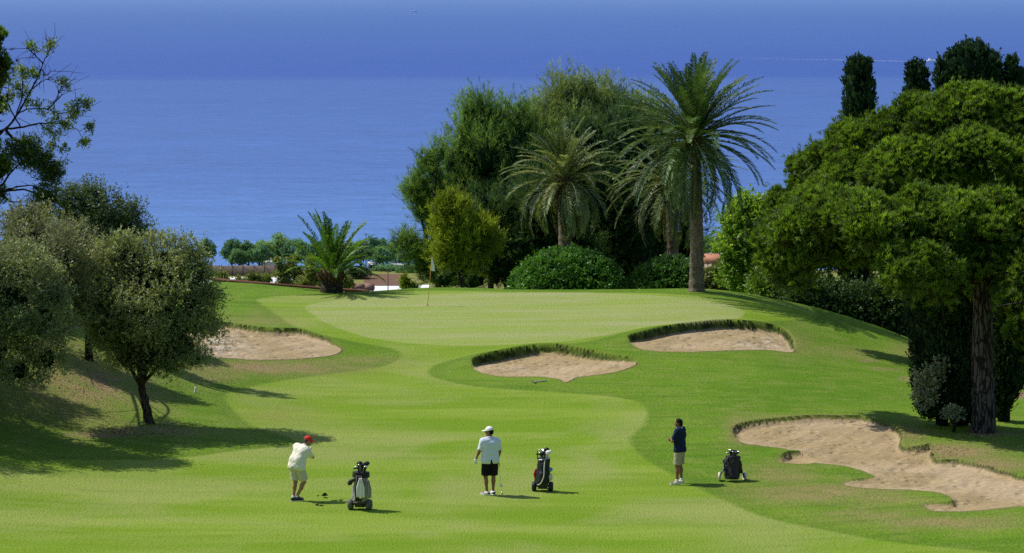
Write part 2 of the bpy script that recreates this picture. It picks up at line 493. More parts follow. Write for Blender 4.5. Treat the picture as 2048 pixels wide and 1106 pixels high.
    edge = n.math('MULTIPLY', n.mapr(n.attr('sand'), -.30, -.02), n.mapr(fine, .35, .6))
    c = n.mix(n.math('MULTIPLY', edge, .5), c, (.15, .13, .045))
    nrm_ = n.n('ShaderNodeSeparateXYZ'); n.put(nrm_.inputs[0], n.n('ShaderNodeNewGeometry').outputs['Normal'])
    c = n.mix(n.mapr(nrm_.outputs[2], .88, .55), c, n.mix(n.mapr(n.noise(p, 2.2, 4, .7), .38, .62), (.020, .030, .006), (.085, .135, .018)))  # steep bunker walls painted dark: thatch, with the shade put into the colour
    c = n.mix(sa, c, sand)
    hs = n.math('ADD', n.math('ADD', n.math('MULTIPLY', sf, 1.0), n.math('MULTIPLY', n.mapr(n.voro(p, 2.6), .08, .4), .8)), n.math('ADD', n.math('MULTIPLY', sf2, .9), n.math('MULTIPLY', lump, n.math('MULTIPLY', n.noise(p, 3.0, 5, .75), 4.0))))
    c = n.mix(n.math('SUBTRACT', 1.0, sa), c, n.mix(1.0, c, (.96, .885, 1.12), 'MULTIPLY'))
    hh = n.math('ADD', n.math('MULTIPLY', sa, hs), n.math('MULTIPLY', n.math('SUBTRACT', 1.0, sa), n.math('MULTIPLY', hg, .7)))
    nb = n.bump(hh, .8, .09)
    return n.done(n.principled(c, .9, .08, nb))

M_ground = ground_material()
A_clod = blobs([(430,680,62,26,1.0),(1520,680,52,16,.75)]) * (A_sand > -.5)
Vg = np.stack([GX, GY, GZ], -1).reshape(-1, 3)
ny, nx = GX.shape
ii, jj = np.meshgrid(np.arange(ny-1), np.arange(nx-1), indexing='ij')
a0 = ii*nx + jj
QF = np.stack([a0, a0+1, a0+1+nx, a0+nx], -1).reshape(-1, 4)
AT = dict(sand=A_sand.ravel(), fair=A_fair.ravel(), green=A_green.ravel(), dry=A_dry.ravel(), soil=A_soil.ravel(), clod=A_clod.ravel())
cb = BID.ravel()[QF].max(1)
cg = (AT['green'][QF].mean(1) > 0) & (cb == 0)
cf = (AT['fair'][QF].mean(1) > 0) & (cb == 0) & ~cg

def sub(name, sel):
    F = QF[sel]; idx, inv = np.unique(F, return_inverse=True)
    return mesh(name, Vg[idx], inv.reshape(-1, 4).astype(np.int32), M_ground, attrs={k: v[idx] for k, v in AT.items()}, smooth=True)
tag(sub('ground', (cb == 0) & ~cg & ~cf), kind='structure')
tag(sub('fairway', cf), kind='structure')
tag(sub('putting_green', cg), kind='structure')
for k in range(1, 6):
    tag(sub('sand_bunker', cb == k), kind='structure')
from bisect import bisect_left
_gxl, _gyl = gx.tolist(), gy.tolist()
def gzf(x, y):
    """height of the finished (carved) ground"""
    j = min(max(bisect_left(_gxl, x), 1), len(gx)-1); i = min(max(bisect_left(_gyl, y), 1), len(gy)-1)
    tx = (x-gx[j-1])/(gx[j]-gx[j-1]); ty = (y-gy[i-1])/(gy[i]-gy[i-1])
    return float((GZ[i-1,j-1]*(1-tx)+GZ[i-1,j]*tx)*(1-ty)+(GZ[i,j-1]*(1-tx)+GZ[i,j]*tx)*ty)

# turf fringe hanging over the bunker lips
def blades(P, L, w, rng, lean, tint):
    n_ = len(P)
    D = nrm(np.array(lean) + rng.normal(size=(n_, 3))*.45)
    S = nrm(np.cross(D, rng.normal(size=(n_, 3))))*w[:, None]
    V = np.stack([P-S, P+S, P+D*L[:, None]], 1).reshape(-1, 3)
    F = np.arange(n_*3).reshape(-1, 3)
    return V, F, np.repeat(tint, 3)
_r = np.random.default_rng(11)
M_blade = foliage('lip_grass_blades', (.02,.035,.006), (.075,.12,.014), (.17,.17,.05), .15)
lv = MB()
for (x, y, z) in LIPS:
    if not len(x): continue
    k = _r.integers(0, len(x), min(int(len(x)*.3), 1500))
    P = np.stack([x[k], y[k], z[k]-.02], -1) + _r.normal(size=(len(k), 3))*[.04, .06, .01]
    lv.add(*blades(P, _r.uniform(.03, .09, len(k)), _r.uniform(.006, .012, len(k)), _r, (0, -.5, -.02), _r.uniform(.1, 1, len(k))))
tag(lv.build('lip_grass', M_blade), 'ragged grass fringe hanging over the edges of the sand bunkers', 'grass', kind='stuff')

# ------------------------------------------------------------------ sea
SEA = -60.0
def sea_material():
    n = NT('sea_water')
    p = n.pos()
    sep = n.n('ShaderNodeSeparateXYZ'); n.put(sep.inputs[0], p)
    y = sep.outputs[1]
    ly = n.math('LOGARITHM', n.math('MAXIMUM', y, 300.0), 10.0)
    wob = n.math('MULTIPLY', n.math('SUBTRACT', n.noise(n.scl(p, (.0012, .004, 1)), 1.0, 4), .5), .035)
    ly2 = n.math('ADD', ly, wob)
    c = n.mix(n.mapr(ly, 2.86, 3.05), (.080, .172, .405), (.054, .117, .325))
    c = n.mix(n.mapr(ly, 3.02, 3.29), c, (.045, .100, .305))
    edge = n.mapr(n.math('ADD', ly, n.math('MULTIPLY', wob, .6)), 3.280, 3.316)
    c = n.mix(edge, c, (.028, .075, .292))
    c = n.mix(n.mapr(ly2, 3.33, 3.62), c, (.040, .098, .300))
    c = n.mix(n.mapr(ly2, 3.56, 3.95), c, (.080, .155, .35))  # far water lightened: haze towards the horizon painted into the colour
    w1 = n.noise(n.scl(p, (.05, .11, 1)), 1.0, 6, .72, .4)
    w2 = n.noise(n.scl(p, (.004, .018, 1)), 1.0, 5, .6)
    w3 = n.noise(n.scl(p, (.28, .55, 1)), 1.0, 4, .7)
    fade = n.mapr(ly, 2.9, 3.6, 1.0, .25)
    v = n.math('ADD', n.math('MULTIPLY', n.math('SUBTRACT', w1, .5), .95), n.math('ADD', n.math('MULTIPLY', n.math('SUBTRACT', w2, .5), .35), n.math('MULTIPLY', n.math('SUBTRACT', w3, .5), .8)))
    v = n.math('ADD', 1.0, n.math('MULTIPLY', v, fade))
    cc = n.vmath('MULTIPLY', c, n.n('ShaderNodeCombineXYZ').outputs[0])
    comb = n.t.nodes[-1]
    nd = n.n('ShaderNodeVectorMath', operation='SCALE'); n.put(nd.inputs[0], c); n.put(nd.inputs['Scale'], v)
    h = n.math('ADD', n.math('MULTIPLY', w1, 1.0), n.math('MULTIPLY', w3, .5))
    return n.done(n.principled(nd.outputs[0], .55, .12, n.bump(h, .25, .8)))
M_sea = sea_material()
sx = np.r_[-60000, -20000, np.linspace(-4000, 4000, 41), 20000, 60000]
sy = np.r_[500, np.linspace(600, 4000, 60), 6000, 9000, 14000, 25000, 60000]
SX, SY = np.meshgrid(sx, sy)
i2, j2 = np.meshgrid(np.arange(len(sy)-1), np.arange(len(sx)-1), indexing='ij'); b0 = i2*len(sx)+j2
tag(mesh('sea', np.stack([SX, SY, np.full(SX.shape, SEA)], -1), np.stack([b0, b0+1, b0+1+len(sx), b0+len(sx)], -1).reshape(-1, 4), M_sea), kind='structure')

# ------------------------------------------------------------------ light, camera
SUN = nrm(np.array([-.70, .28, 1.0]))
el = math.asin(SUN[2]); az = math.atan2(SUN[0], SUN[1])
w = bpy.data.worlds.new('World'); scene.world = w; w.use_nodes = True
wn = w.node_tree; bg = wn.nodes['Background']
sky = wn.nodes.new('ShaderNodeTexSky'); sky.sky_type = 'NISHITA'; sky.sun_disc = False
sky.sun_elevation = el; sky.sun_rotation = az; sky.altitude = 60; sky.air_density = 1.0; sky.dust_density = .6
wn.links.new(sky.outputs[0], bg.inputs[0]); bg.inputs[1].default_value = .14
ld = bpy.data.lights.new('sun', 'SUN'); ld.energy = 5.0; ld.angle = R(.53); ld.color = (1.0, .95, .86)
sun = bpy.data.objects.new('sun', ld); col.objects.link(sun)
sun.rotation_euler = Vector(tuple(-SUN)).to_track_quat('-Z', 'Y').to_euler(); sun.location = (-60, 60, 90)
cd = bpy.data.cameras.new('camera'); cd.sensor_width = 36.0; cd.lens = FPX/2048*36
cd.clip_start = .5; cd.clip_end = 200000
cam = bpy.data.objects.new('camera', cd); col.objects.link(cam)
cam.location = (0, 0, H); cam.rotation_euler = (math.pi/2 - PITCH, 0, 0)
scene.camera = cam
scene.view_settings.view_transform = 'Standard'; scene.view_settings.look = 'None'
scene.view_settings.exposure = 0; scene.view_settings.gamma = 1

scene.cycles.use_denoising = False

# dry leaves lying under the trees
_q = np.random.default_rng(77); lf_ = MB()
for (u, v, ru, rv, k) in [(250,868,110,12,420),(330,850,70,8,160),(150,800,140,40,420),(1950,872,80,9,220),(1900,905,90,14,160),(420,755,60,16,120)]:
    D_ = np.array([at(u+_q.normal()*ru*.6, v+_q.normal()*rv*.6, 1.0) for _ in range(k)])
    Y_ = np.full(k, 90.0)
    for _i in range(4): Y_ = (height(D_[:, 0]*Y_, Y_)-H)/(D_[:, 2]-H)
    for a_, y_ in zip(D_, Y_):
        x_ = a_[0]*y_; z_ = gzf(x_, y_)+.012
        t_ = _q.uniform(0, 6.28); e_ = np.array([math.cos(t_), math.sin(t_), _q.normal()*.3])*.035; f_ = np.array([-math.sin(t_), math.cos(t_), .2])*.02
        c_ = np.array([x_, y_, z_]); lf_.add(np.array([c_-e_, c_-f_, c_+e_, c_+f_]), np.array([[0,1,2,3]]), _q.random())
tag(lf_.build('fallen_leaves', foliage('fallen_leaves', (.07,.05,.025), (.34,.28,.13), (.45,.38,.20), .1)), 'dry fallen leaves scattered on the grass under the trees', 'leaves', kind='stuff')
# ------------------------------------------------------------------ plants
def L3(lobes, Y0, dep=.8):
    """crown lobes measured in the photograph at distance Y0 -> world ellipsoids.
    each lobe: (u, v, ru, rv[, dy[, ry]])"""
    C, Rr = [], []
    for l in lobes:
        u, v, ru, rv = l[:4]; dy = l[4] if len(l) > 4 else 0.0
        s = pxm(Y0 + dy, at(u, v, Y0+dy)[2])
        C.append(at(u, v, Y0 + dy)); rx, rz = ru/s, rv/s
        ry = l[5] if len(l) > 5 else dep*max(min(rx, rz*1.3), .5*rx)
        Rr.append((rx, ry, rz))
    return np.array(C), np.array(Rr)

def unit(rng, n):
    return nrm(rng.normal(size=(n, 3)))

def lobe_points(C, Rr, n, rng, shell=(.72, 1.0), keep=.12, low=-1.0):
    area = (Rr[:,0]*Rr[:,2]) ** .85 + .02
    P, N = [], []; got = 0
    while got < n:
        k = rng.choice(len(C), n*2, p=area/area.sum())
        d = unit(rng, n*2)
        f = rng.uniform(shell[0], shell[1], n*2)
        p = C[k] + Rr[k]*d*f[:, None]
        q = np.sqrt((((p[:, None]-C[None])/Rr[None])**2).sum(-1))
        q[np.arange(len(p)), k] = 9
        ok = ((q.min(1) > .8) | (rng.random(len(p)) < keep)) & (d[:, 2] > low)
        P.append(p[ok]); N.append(nrm(d[ok]/Rr[k][ok])); got += ok.sum()
    return np.concatenate(P)[:n], np.concatenate(N)[:n]

def sprays(P, O, rng, n_tw, n_lf, spread, tw_len, lf_len, lf_w, out=.6, up=.5, rnd=.5, ang=.9, tip=.0, tint0=(.15,.85), face=.8, grad=None):
    """leafy twigs: every clump (P, outward O) carries n_tw twigs, each with n_lf leaves"""
    n = len(P)
    S = P[:, None] + rng.normal(size=(n, n_tw, 3))*np.asarray(spread)
    D = nrm(O[:, None]*out + np.array([0, 0, up]) + rng.normal(size=(n, n_tw, 3))*rnd)
    Lt = tw_len*rng.uniform(.6, 1.3, (n, n_tw, 1, 1))
    t = rng.uniform(tip, 1.0, (n, n_tw, n_lf, 1))
    B = S[:, :, None] + D[:, :, None]*Lt*t
    rv = rng.normal(size=(n, n_tw, n_lf, 3))
    Dd = np.broadcast_to(D[:, :, None], rv.shape)
    perp = nrm(np.cross(Dd, rv))
    a = ang*rng.uniform(.5, 1.3, (n, n_tw, n_lf, 1))
    ld = nrm(Dd*np.cos(a) + perp*np.sin(a))
    fn = np.array([-.35, .1, .8])*face + O[:, None, None]*face*.6 + rng.normal(size=ld.shape)*.75
    side = nrm(np.cross(ld, fn))
    le = lf_len*rng.uniform(.7, 1.3, a.shape); wi = lf_w*.5*rng.uniform(.8, 1.2, a.shape)
    V = np.stack([B, B+ld*le*.5+side*wi, B+ld*le, B+ld*le*.5-side*wi], -2).reshape(-1, 3)
    tw = rng.uniform(0, 1, (n, 1, 1, 1))*.40 + rng.uniform(0, 1, (n, n_tw, 1, 1))*.25 + rng.uniform(0, 1, a.shape)*.2 + .15*t
    tint = np.repeat((tint0[0] + (tint0[1]-tint0[0])*tw).reshape(-1), 4)
    if grad is not None: tint = np.clip(tint.reshape(-1, 4)*np.array(grad), .05, 1.1).reshape(-1)  # darker bases, brighter tips: older needles plus occlusion painted into the tint
    F = np.arange(len(V)).reshape(-1, 4)
    return V, F, tint

def bumpy(C, Rr, rng, k, size, asp=1.0, push=.85, lift=0.0, low=-.6, shrink=.8):
    """breaks smooth lobes into many smaller ones sitting on them"""
    c2, r2 = [], []
    for c, r in zip(C, Rr):
        n = max(3, int(round(k*(r[0]*r[2])**.5)))
        d = unit(rng, n); d[:, 2] = np.where(d[:, 2] < low, -d[:, 2], d[:, 2])
        m = min(r[0], r[2]*1.3)
        sz = rng.uniform(size[0], size[1], (n, 1))*m
        c2.append(c + d*r*push + np.array([0, 0, 1.0])*sz*lift)
        r2.append(np.concatenate([sz, sz, sz*asp], 1))
    return np.concatenate([C]+c2), np.concatenate([Rr*shrink]+r2)

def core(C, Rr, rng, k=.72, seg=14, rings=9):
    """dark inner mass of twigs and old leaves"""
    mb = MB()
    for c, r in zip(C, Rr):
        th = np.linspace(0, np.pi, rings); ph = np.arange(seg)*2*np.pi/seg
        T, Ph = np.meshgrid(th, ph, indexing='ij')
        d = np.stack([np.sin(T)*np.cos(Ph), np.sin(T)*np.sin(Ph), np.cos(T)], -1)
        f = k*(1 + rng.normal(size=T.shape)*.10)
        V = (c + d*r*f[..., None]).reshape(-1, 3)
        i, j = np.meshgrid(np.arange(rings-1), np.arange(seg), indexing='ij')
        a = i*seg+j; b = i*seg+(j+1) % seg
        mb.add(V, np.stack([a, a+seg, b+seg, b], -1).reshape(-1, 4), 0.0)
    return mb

def limbs(base, ctrl, targets, rng, r0, r1=.03, mb=None, n=8, sag=.15):
    """trunk through ctrl points plus limbs that fork from its upper part to the targets"""
    mb = mb or MB()
    T = spline(np.array([base] + list(ctrl)), 6)
    tt = np.linspace(0, 1, len(T))
    rad = r0*(1 - .45*tt) * (1 + .55*np.exp(-tt*len(ctrl)*5)) * (1 + rng.normal(size=len(T))*.03)
    T = T + rng.normal(size=T.shape)*r0*.05
    mb.tube(T, rad, 14)
    for g in targets:
        s = T[int(len(T)*rng.uniform(.55, .98))]
        m = s*.5 + g*.5 + rng.normal(size=3)*.12*np.linalg.norm(g-s) + np.array([0, 0, sag*np.linalg.norm(g-s)*.5])
        Q = spline(np.array([s, m, g]), 6)
        mb.tube(Q, np.linspace(r0*.42, r1, len(Q)), 6)
        for _ in range(2):
            k = Q[int(len(Q)*rng.uniform(.4, .8))]
            e = k + (g-k)*.7 + rng.normal(size=3)*.12*np.linalg.norm(g-s)
            mb.tube(spline(np.array([k, (k+e)/2+rng.normal(size=3)*.08, e]), 4), np.linspace(r0*.16, r1*.5, 9), 5)
    return mb

M_bark_oak = bark('oak_bark', (.020,.016,.012), (.10,.085,.065), 16, 4)
M_bark_pine = bark('pine_bark', (.014,.012,.012), (.135,.115,.105), 9., 1.5, 1.0)
M_bark_palm = bark('palm_bark', (.09,.07,.05), (.27,.215,.16), 5, 26, .6)
M_bark_dark = bark('dark_bark', (.012,.010,.008), (.05,.04,.03), 14, 3)

F_oak = foliage('holm_oak_leaves', (.016,.024,.013), (.275,.330,.165), (.60,.58,.21), 0.34, .48, .45, 1.0)
F_olive = foliage('grey_green_leaves', (.016,.024,.014), (.240,.285,.150), (.40,.43,.18), 0.30, .48, .45, 1.0)
F_oliveback = foliage('dull_grey_leaves', (0.018, 0.024, 0.015), (0.223, 0.249, 0.144), (0.360, 0.360, 0.168), 0.30, .5, .4, 1.0)
F_dark = foliage('dark_evergreen_leaves', (0.014, 0.029, 0.022), (0.118, 0.184, 0.084), (0.360, 0.405, 0.102), 0.30, .5, .35, .9)
F_sparse = foliage('sparse_branch_leaves', (0.022, 0.050, 0.018), (0.183, 0.281, 0.062), (0.507, 0.468, 0.098), 0.42, .45, .4, .9)
F_alep = foliage('aleppo_needles', (.014,.034,.015), (.255,.430,.105), (.44,.54,.15), 0.30, .6, .2, .55)
F_pale = foliage('pale_aleppo_needles', (.025,.045,.024), (.330,.440,.165), (.48,.53,.22), 0.30, .6, .2, .6)
F_gold = foliage('sunlit_pine_needles', (.024,.048,.008), (.36,.46,.05), (.55,.60,.07), 0.36, .6, .2, .7)  # yellow sunlight on the small pine put into the needle colour
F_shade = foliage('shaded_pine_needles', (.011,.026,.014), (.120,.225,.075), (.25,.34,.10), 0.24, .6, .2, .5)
F_stone = foliage('stone_pine_needles', (.020,.030,.009), (.200,.350,.036), (.46,.58,.095), 0.36, .55, .25, .5)
F_cyp = foliage('cypress_foliage', (0.006, 0.014, 0.008), (0.041, 0.095, 0.041), (0.169, 0.203, 0.051), 0.14, .6, .2, .9)
F_hedge = foliage('clipped_hedge_leaves', (0.009, 0.030, 0.006), (0.109, 0.285, 0.033), (0.293, 0.488, 0.078), 0.30, .4, .5, 1.2)
F_shrub = foliage('broad_shrub_leaves', (0.018, 0.045, 0.009), (0.216, 0.376, 0.049), (0.540, 0.594, 0.090), 0.42, .45, .4, .9)
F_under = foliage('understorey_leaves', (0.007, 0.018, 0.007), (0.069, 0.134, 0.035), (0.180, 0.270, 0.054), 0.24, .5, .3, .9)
F_silver = foliage('silver_leaves', (0.030, 0.040, 0.025), (0.387, 0.440, 0.299), (0.693, 0.700, 0.554), 0.24, .5, .4, .9)
F_palm = foliage('palm_leaflets', (.014,.038,.013), (.088,.172,.052), (.24,.28,.12), 0.26, .5, .25, .5)
F_palmdry = foliage('sunburnt_palm_leaflets', (.028,.048,.018), (.170,.235,.090), (.38,.40,.21), 0.26, .5, .25, .5)
F_young = foliage('young_palm_leaflets', (.014,.050,.008), (.105,.235,.030), (.26,.36,.07), 0.36, .5, .3, .6)
F_coast = foliage('hazy_coastal_leaves', (.055,.125,.125), (.210,.380,.165), (.38,.50,.19), 0.24, .7, .1, .12)  # lightened and blued: distance haze put into the leaf colour
F_coast2 = foliage('hazy_pale_coastal_leaves', (.08,.17,.11), (.31,.48,.16), (.44,.56,.18), 0.24, .7, .1, .12)  # paler leaves, with the same distance haze painted in
F_bushes = foliage('hillside_bush_leaves', (.035,.055,.020), (.30,.36,.11), (.48,.48,.17), 0.36, .5, .4, .8)
M_stub = plain('palm_frond_stubs', (.12,.075,.04), .85, .1, var=.5, scale=9, bump=.6)

def broad_tree(name, label, lobes, Y, fol, seed, base, n_cl, n_tw, n_lf, lf, trunk_r, barkm, ctrl=None, group=None, corek=.7, twl=.3, up=.5, rnd=.55, ang=.9, spread=.12, dep=.85, cat='tree', n_limb=12, tint0=(.2,1.08), low=-1.0, asp=.42, keep=.12, out=.6, bump=(13, .20, .42), face=.8):
    rng = np.random.default_rng(seed)
    C, Rr = L3(lobes, Y, dep)
    Rr = Rr*.86; C0, cen = C, C.mean(0)
    if bump: C, Rr = bumpy(C, Rr, rng, bump[0], bump[1:], 1.05, .92, .15)
    b = np.asarray(base, float)
    t = empty(name, b, label, cat, group)
    P, N = lobe_points(C, Rr, n_cl, rng, (.70, 1.06), keep, low)
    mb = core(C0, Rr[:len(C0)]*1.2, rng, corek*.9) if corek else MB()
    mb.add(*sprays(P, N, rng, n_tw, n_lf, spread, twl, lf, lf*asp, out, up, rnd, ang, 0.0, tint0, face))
    if trunk_r:
        ctrl = ctrl if ctrl is not None else [b*.6+cen*.4 + np.array([0, 0, .1]), b*.25+cen*.75]
        k = rng.choice(len(P), min(n_limb, len(P)), replace=False)
        tg = [cen + (P[i]-cen)*.8 for i in k]
        limbs(b + np.array([0, 0, -.15]), ctrl, tg, rng, trunk_r).build('trunk', barkm, t, b, True)
    mb.build('crown', fol, t, b)
    return t

def xyz(u, v, Y): return at(u, v, Y)

# --- trees on the left bank
b = ground(300, 846)
Yo = b[1]
broad_tree('oak_tree', 'round olive-leaved oak with a short dark trunk, alone in front of the left bank', 
  [(300,608,120,115),(300,558,105,70),(222,655,58,70),(388,600,48,88),(366,690,52,50),(292,722,45,34),(212,560,48,75),(340,515,70,32),(250,515,60,35),(395,545,32,50),(385,650,50,40),(190,640,25,50),(420,600,20,35),(345,735,36,20,-.3),(255,720,40,30),(390,720,30,24,.2)],
  Yo, F_oak, 1, b, 1500, 10, 7, .075, .15, M_bark_oak, ctrl=[xyz(290,800,Yo), xyz(283,760,Yo+.1), xyz(300,650,Yo)], spread=.13, twl=.20, up=.55, corek=.56, n_limb=26)
b = ground(-75, 842)
broad_tree('oak_tree', 'grey-green leafy tree cut by the left picture edge, crown hanging low over the bank',
  [(20,600,105,100),(-140,640,120,150),(-90,540,110,80),(-200,560,130,130,3,3),(-230,600,130,120,-1,3),(-190,480,120,100,5,3),(-330,560,120,130,2,3),(85,640,52,95),(-10,700,80,90),(95,715,42,60),(-70,640,90,130),(50,545,60,50),(40,740,50,50),(110,590,28,60),(-20,540,60,45),(60,565,75,62,2.5,1.7),(100,630,46,75,2.5,1.6),(120,600,30,60,4,1.5)],  # lobes beyond the left edge added to the crown, unseen, to shade the bank
  b[1], F_olive, 2, b, 3600, 10, 7, .075, .17, M_bark_oak, spread=.13, twl=.22, up=.6, corek=.42, n_limb=14)
b = ground(178, 719)
broad_tree('oak_tree', 'dull grey-brown tree behind the round oak, with a straight dark trunk in the gap',
  [(95,525,82,75),(150,560,42,75),(55,485,42,36),(140,490,42,45),(170,600,25,45),(110,470,40,26),(25,520,30,40),(60,475,60,50,-5,2.),(120,520,60,60,-6,2.),(60,560,60,60,-7,2.)],
  b[1], F_oliveback, 3, b, 1100, 10, 7, .085, .13, M_bark_dark, ctrl=[xyz(176,660,b[1]), xyz(172,610,b[1])], spread=.14, twl=.22, up=.6, corek=.68)
Yd = 108.0; b = np.array([*at(190,600,Yd)[:2], 0]); b[2] = gz(b[0], b[1])-.1
broad_tree('evergreen_tree', 'dark blue-green tree rising behind the grey trees on the left against the sea',
  [(185,445,62,52),(175,415,40,28),(236,470,45,42),(128,440,20,38),(200,520,85,70),(252,452,22,30),(280,470,16,22),(130,405,10,14),(262,430,10,14)],
  Yd, F_dark, 4, b, 620, 10, 8, .10, .2, M_bark_dark, spread=.2, twl=.4, up=.8, corek=.66, tint0=(.05,1.0))

# --- sparse leaning branches from the left edge
def sparse_tree():
    rng = np.random.default_rng(7)
    Y = 96.0
    b = np.array([*at(-150, 700, Y)[:2], 0]); b[2] = gz(b[0], b[1])-.1
    t = empty('broadleaf_tree', b, 'sparse tree reaching in from the left edge with bare twigs and a hanging leafy bough', 'tree')
    mb = MB()
    trunk = [b, at(-140,600,Y), at(-100,470,Y), at(-60,380,Y), at(-30,290,Y), at(-20,180,Y), at(-30,60,Y)]
    mb.tube(spline(trunk, 6), np.linspace(.24, .08, 37), 10)
    br = [[(-30,285),(0,268),(30,235),(68,167),(86,127),(105,86)], [(-32,290),(0,262),(40,255),(80,247),(131,249),(160,262)], [(28,236),(52,219),(95,219),(119,227),(140,222),(172,212)],
          [(-60,385),(0,372),(24,342),(60,314),(85,300)], [(-60,390),(0,383),(30,375),(62,371),(80,380)], [(-55,388),(0,384),(48,379),(76,394),(84,420)],
          [(66,178),(80,166),(99,155)], [(40,254),(20,215),(14,190),(22,160)], [(86,128),(70,110),(55,95)], [(96,105),(100,98),(98,88)], [(80,247),(100,262),(112,275)],[(131,249),(140,235),(160,205)],
          [(68,167),(84,140),(90,150),(110,140)],[(95,219),(112,200),(120,180),(128,168)],[(10,258),(30,280),(60,290),(75,330)], [(95,219),(110,205),(125,190)],[(0,384),(20,402),(45,402)],[(30,235),(42,200),(46,160),(44,140)]]
    for q in br:
        y = Y + rng.uniform(-.5, .5)
        P = spline([at(u, v, Y + (y-Y)*i/len(q)) for i, (u, v) in enumerate(q)], 5)
        P = P + rng.normal(size=P.shape)*.012
        mb.tube(P, np.linspace(.055 if q[0][0] < 20 else .025, .008, len(P)), 6)
        for _ in range(9):
            i = rng.integers(len(P)//3, len(P)); e = P[i] + rng.normal(size=3)*.34 + nrm(P[i]-P[max(i-3,0)])*.3
            mb.tube([P[i], (P[i]+e)/2+rng.normal(size=3)*.04, e], [.010, .007, .004], 4)
    mb.build('trunk', M_bark_dark, t, b, True)
    cl = [(60,92,9),(72,102,7),(95,95,10),(103,88,6),(42,140,11),(50,155,12),(62,142,9),(30,170,12),(45,185,13),(20,195,12),(70,150,9),(55,205,10),(75,212,9),(85,225,9),(100,215,8),(110,230,8),(10,220,8),
          (125,165,6),(130,172,6),(118,160,4),(140,215,10),(150,208,9),(155,225,10),(145,235,9),(160,203,7),(175,212,7),(178,207,5),(165,287,5),(172,284,5),(180,255,5),(177,257,4),(120,265,7),(110,275,9),(125,250,6),(135,255,6),(100,250,6),(112,245,7),(105,290,8),(95,265,8),(117,330,5),(130,325,4),(128,300,5)]
    dn = [(60,292,26,20),(45,310,30,22),(75,318,30,26),(95,340,24,22),(100,358,20,18),(80,390,16,20),(90,410,17,22),(75,425,14,16),(100,395,12,16),(25,300,18,20),(0,395,8,25),(78,437,10,12),(110,345,12,14)]
    C, Rr = L3([(u, v, r, r) for u, v, r in cl], Y, 1.0)
    d2, r2 = L3(dn + [(-60,430,50,40),(-110,340,60,60),(-110,450,70,50),(-90,230,60,60),(-60,520,60,40)], Y, .9)
    P, N = lobe_points(C, Rr, 420, rng, (.1, 1.0), 1)
    fol = core(d2[-5:], r2[-5:], rng, .8); fol.add(*sprays(P, N, rng, 4, 4, .05, .14, .085, .04, .3, .5, .8, .9, 0, (.25,1.1)))
    P, N = lobe_points(d2, r2, 2000, rng, (.2, 1.0), .6)
    fol.add(*sprays(P, N, rng, 6, 6, .08, .2, .075, .036, .5, .3, .7, .9, 0, (.02,.7)))
    fol.build('crown', F_sparse, t, b)
sparse_tree()

# --- generic needle trees
def needle_tree(name, label, lobes, Y, fol, seed, base, n_cl, n_tw, n_nd, nd_len, nd_w, tw_len, trunk_r=.2, up=.6, out=.7, rnd=.35, ang=.55, spread=.25, corek=.75, tint0=(.05,1.0), tip=.1, ctrl=None, group=None, dep=.8, n_limb=10, barkm=None, low=-1.0, shell=(.7,1.04), keep=.06, bump=(13, .11, .27), asp=2.3, face=.5):
    rng = np.random.default_rng(seed)
    C, Rr = L3(lobes, Y, dep)
    cen = C.mean(0)
    C, Rr = bumpy(C, Rr, rng, bump[0], bump[1:], asp, .94, .9, -.35, .74)
    b = np.asarray(base, float)
    t = empty(name, b, label, 'tree', group)
    P, N = lobe_points(C, Rr, n_cl, rng, shell, keep, low)
    mb = core(C, Rr, rng, corek) if corek else MB()
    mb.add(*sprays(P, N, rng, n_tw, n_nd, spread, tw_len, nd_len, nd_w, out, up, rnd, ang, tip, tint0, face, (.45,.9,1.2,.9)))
    ctrl = ctrl if ctrl is not None else [b*.6+cen*.4, b*.2+cen*.8]
    k = rng.choice(len(P), n_limb, replace=False)
    limbs(b - np.array([0,0,.2]), ctrl, [cen + (P[i]-cen)*.85 for i in k], rng, trunk_r, .03).build('trunk', barkm or M_bark_pine, t, b, True)
    mb.build('crown', fol, t, b)
    return t

def rooted(u, Y, dz=-.1):
    x = at(u, 580, Y)[0]
    return np.array([x, Y, gz(x, Y)+dz])

GP = 'pines behind the green'
kw = dict(n_nd=12, nd_len=.25, nd_w=.024, group=GP, dep=.75)
needle_tree('pine_tree', 'tall dark green pine left of the palms, its crown ending in upright tufts',
  [(962,305,54,76),(940,258,30,30),(985,370,85,110),(1045,310,42,62),(912,395,42,58),(950,430,72,90),(1030,430,80,110),(892,300,8,18),(908,340,22,36),(1020,260,18,40),(1040,235,10,26),(960,240,30,24),(1060,400,60,90)],
  142, F_alep, 21, rooted(985,142), 1000, 7, tw_len=.55, up=1.1, out=.5, rnd=.3, ang=.5, spread=.28, **kw)
needle_tree('pine_tree', 'ragged low pine branching out over the sea at the left end of the group',
  [(838,398,14,32),(826,398,7,16),(842,352,7,11),(865,345,13,24),(884,308,9,20),(868,400,20,40),(860,442,15,20),(882,470,22,26),(815,494,12,9),(828,508,16,12),(845,528,20,16),(868,548,28,24),(890,520,26,34),(905,555,34,28),(806,486,6,6)],
  139, F_alep, 22, rooted(905,139), 760, 7, tw_len=.5, up=.8, out=.9, rnd=.3, ang=.5, spread=.2, **kw)
needle_tree('pine_tree', 'feathery pale green pine behind, tallest of the group against the sea',
  [(1150,235,52,52),(1110,265,42,50),(1200,260,60,48),(1245,255,42,42),(1135,198,28,26),(1085,260,28,40),(1165,310,110,70),(1215,225,28,22),(1280,235,34,26),(1290,270,40,40),(1170,195,16,20),(1060,290,20,36)],
  147, F_pale, 23, rooted(1165,147), 900, 7, tw_len=.6, up=1.0, out=.6, rnd=.4, ang=.5, spread=.3, corek=.6, **kw)
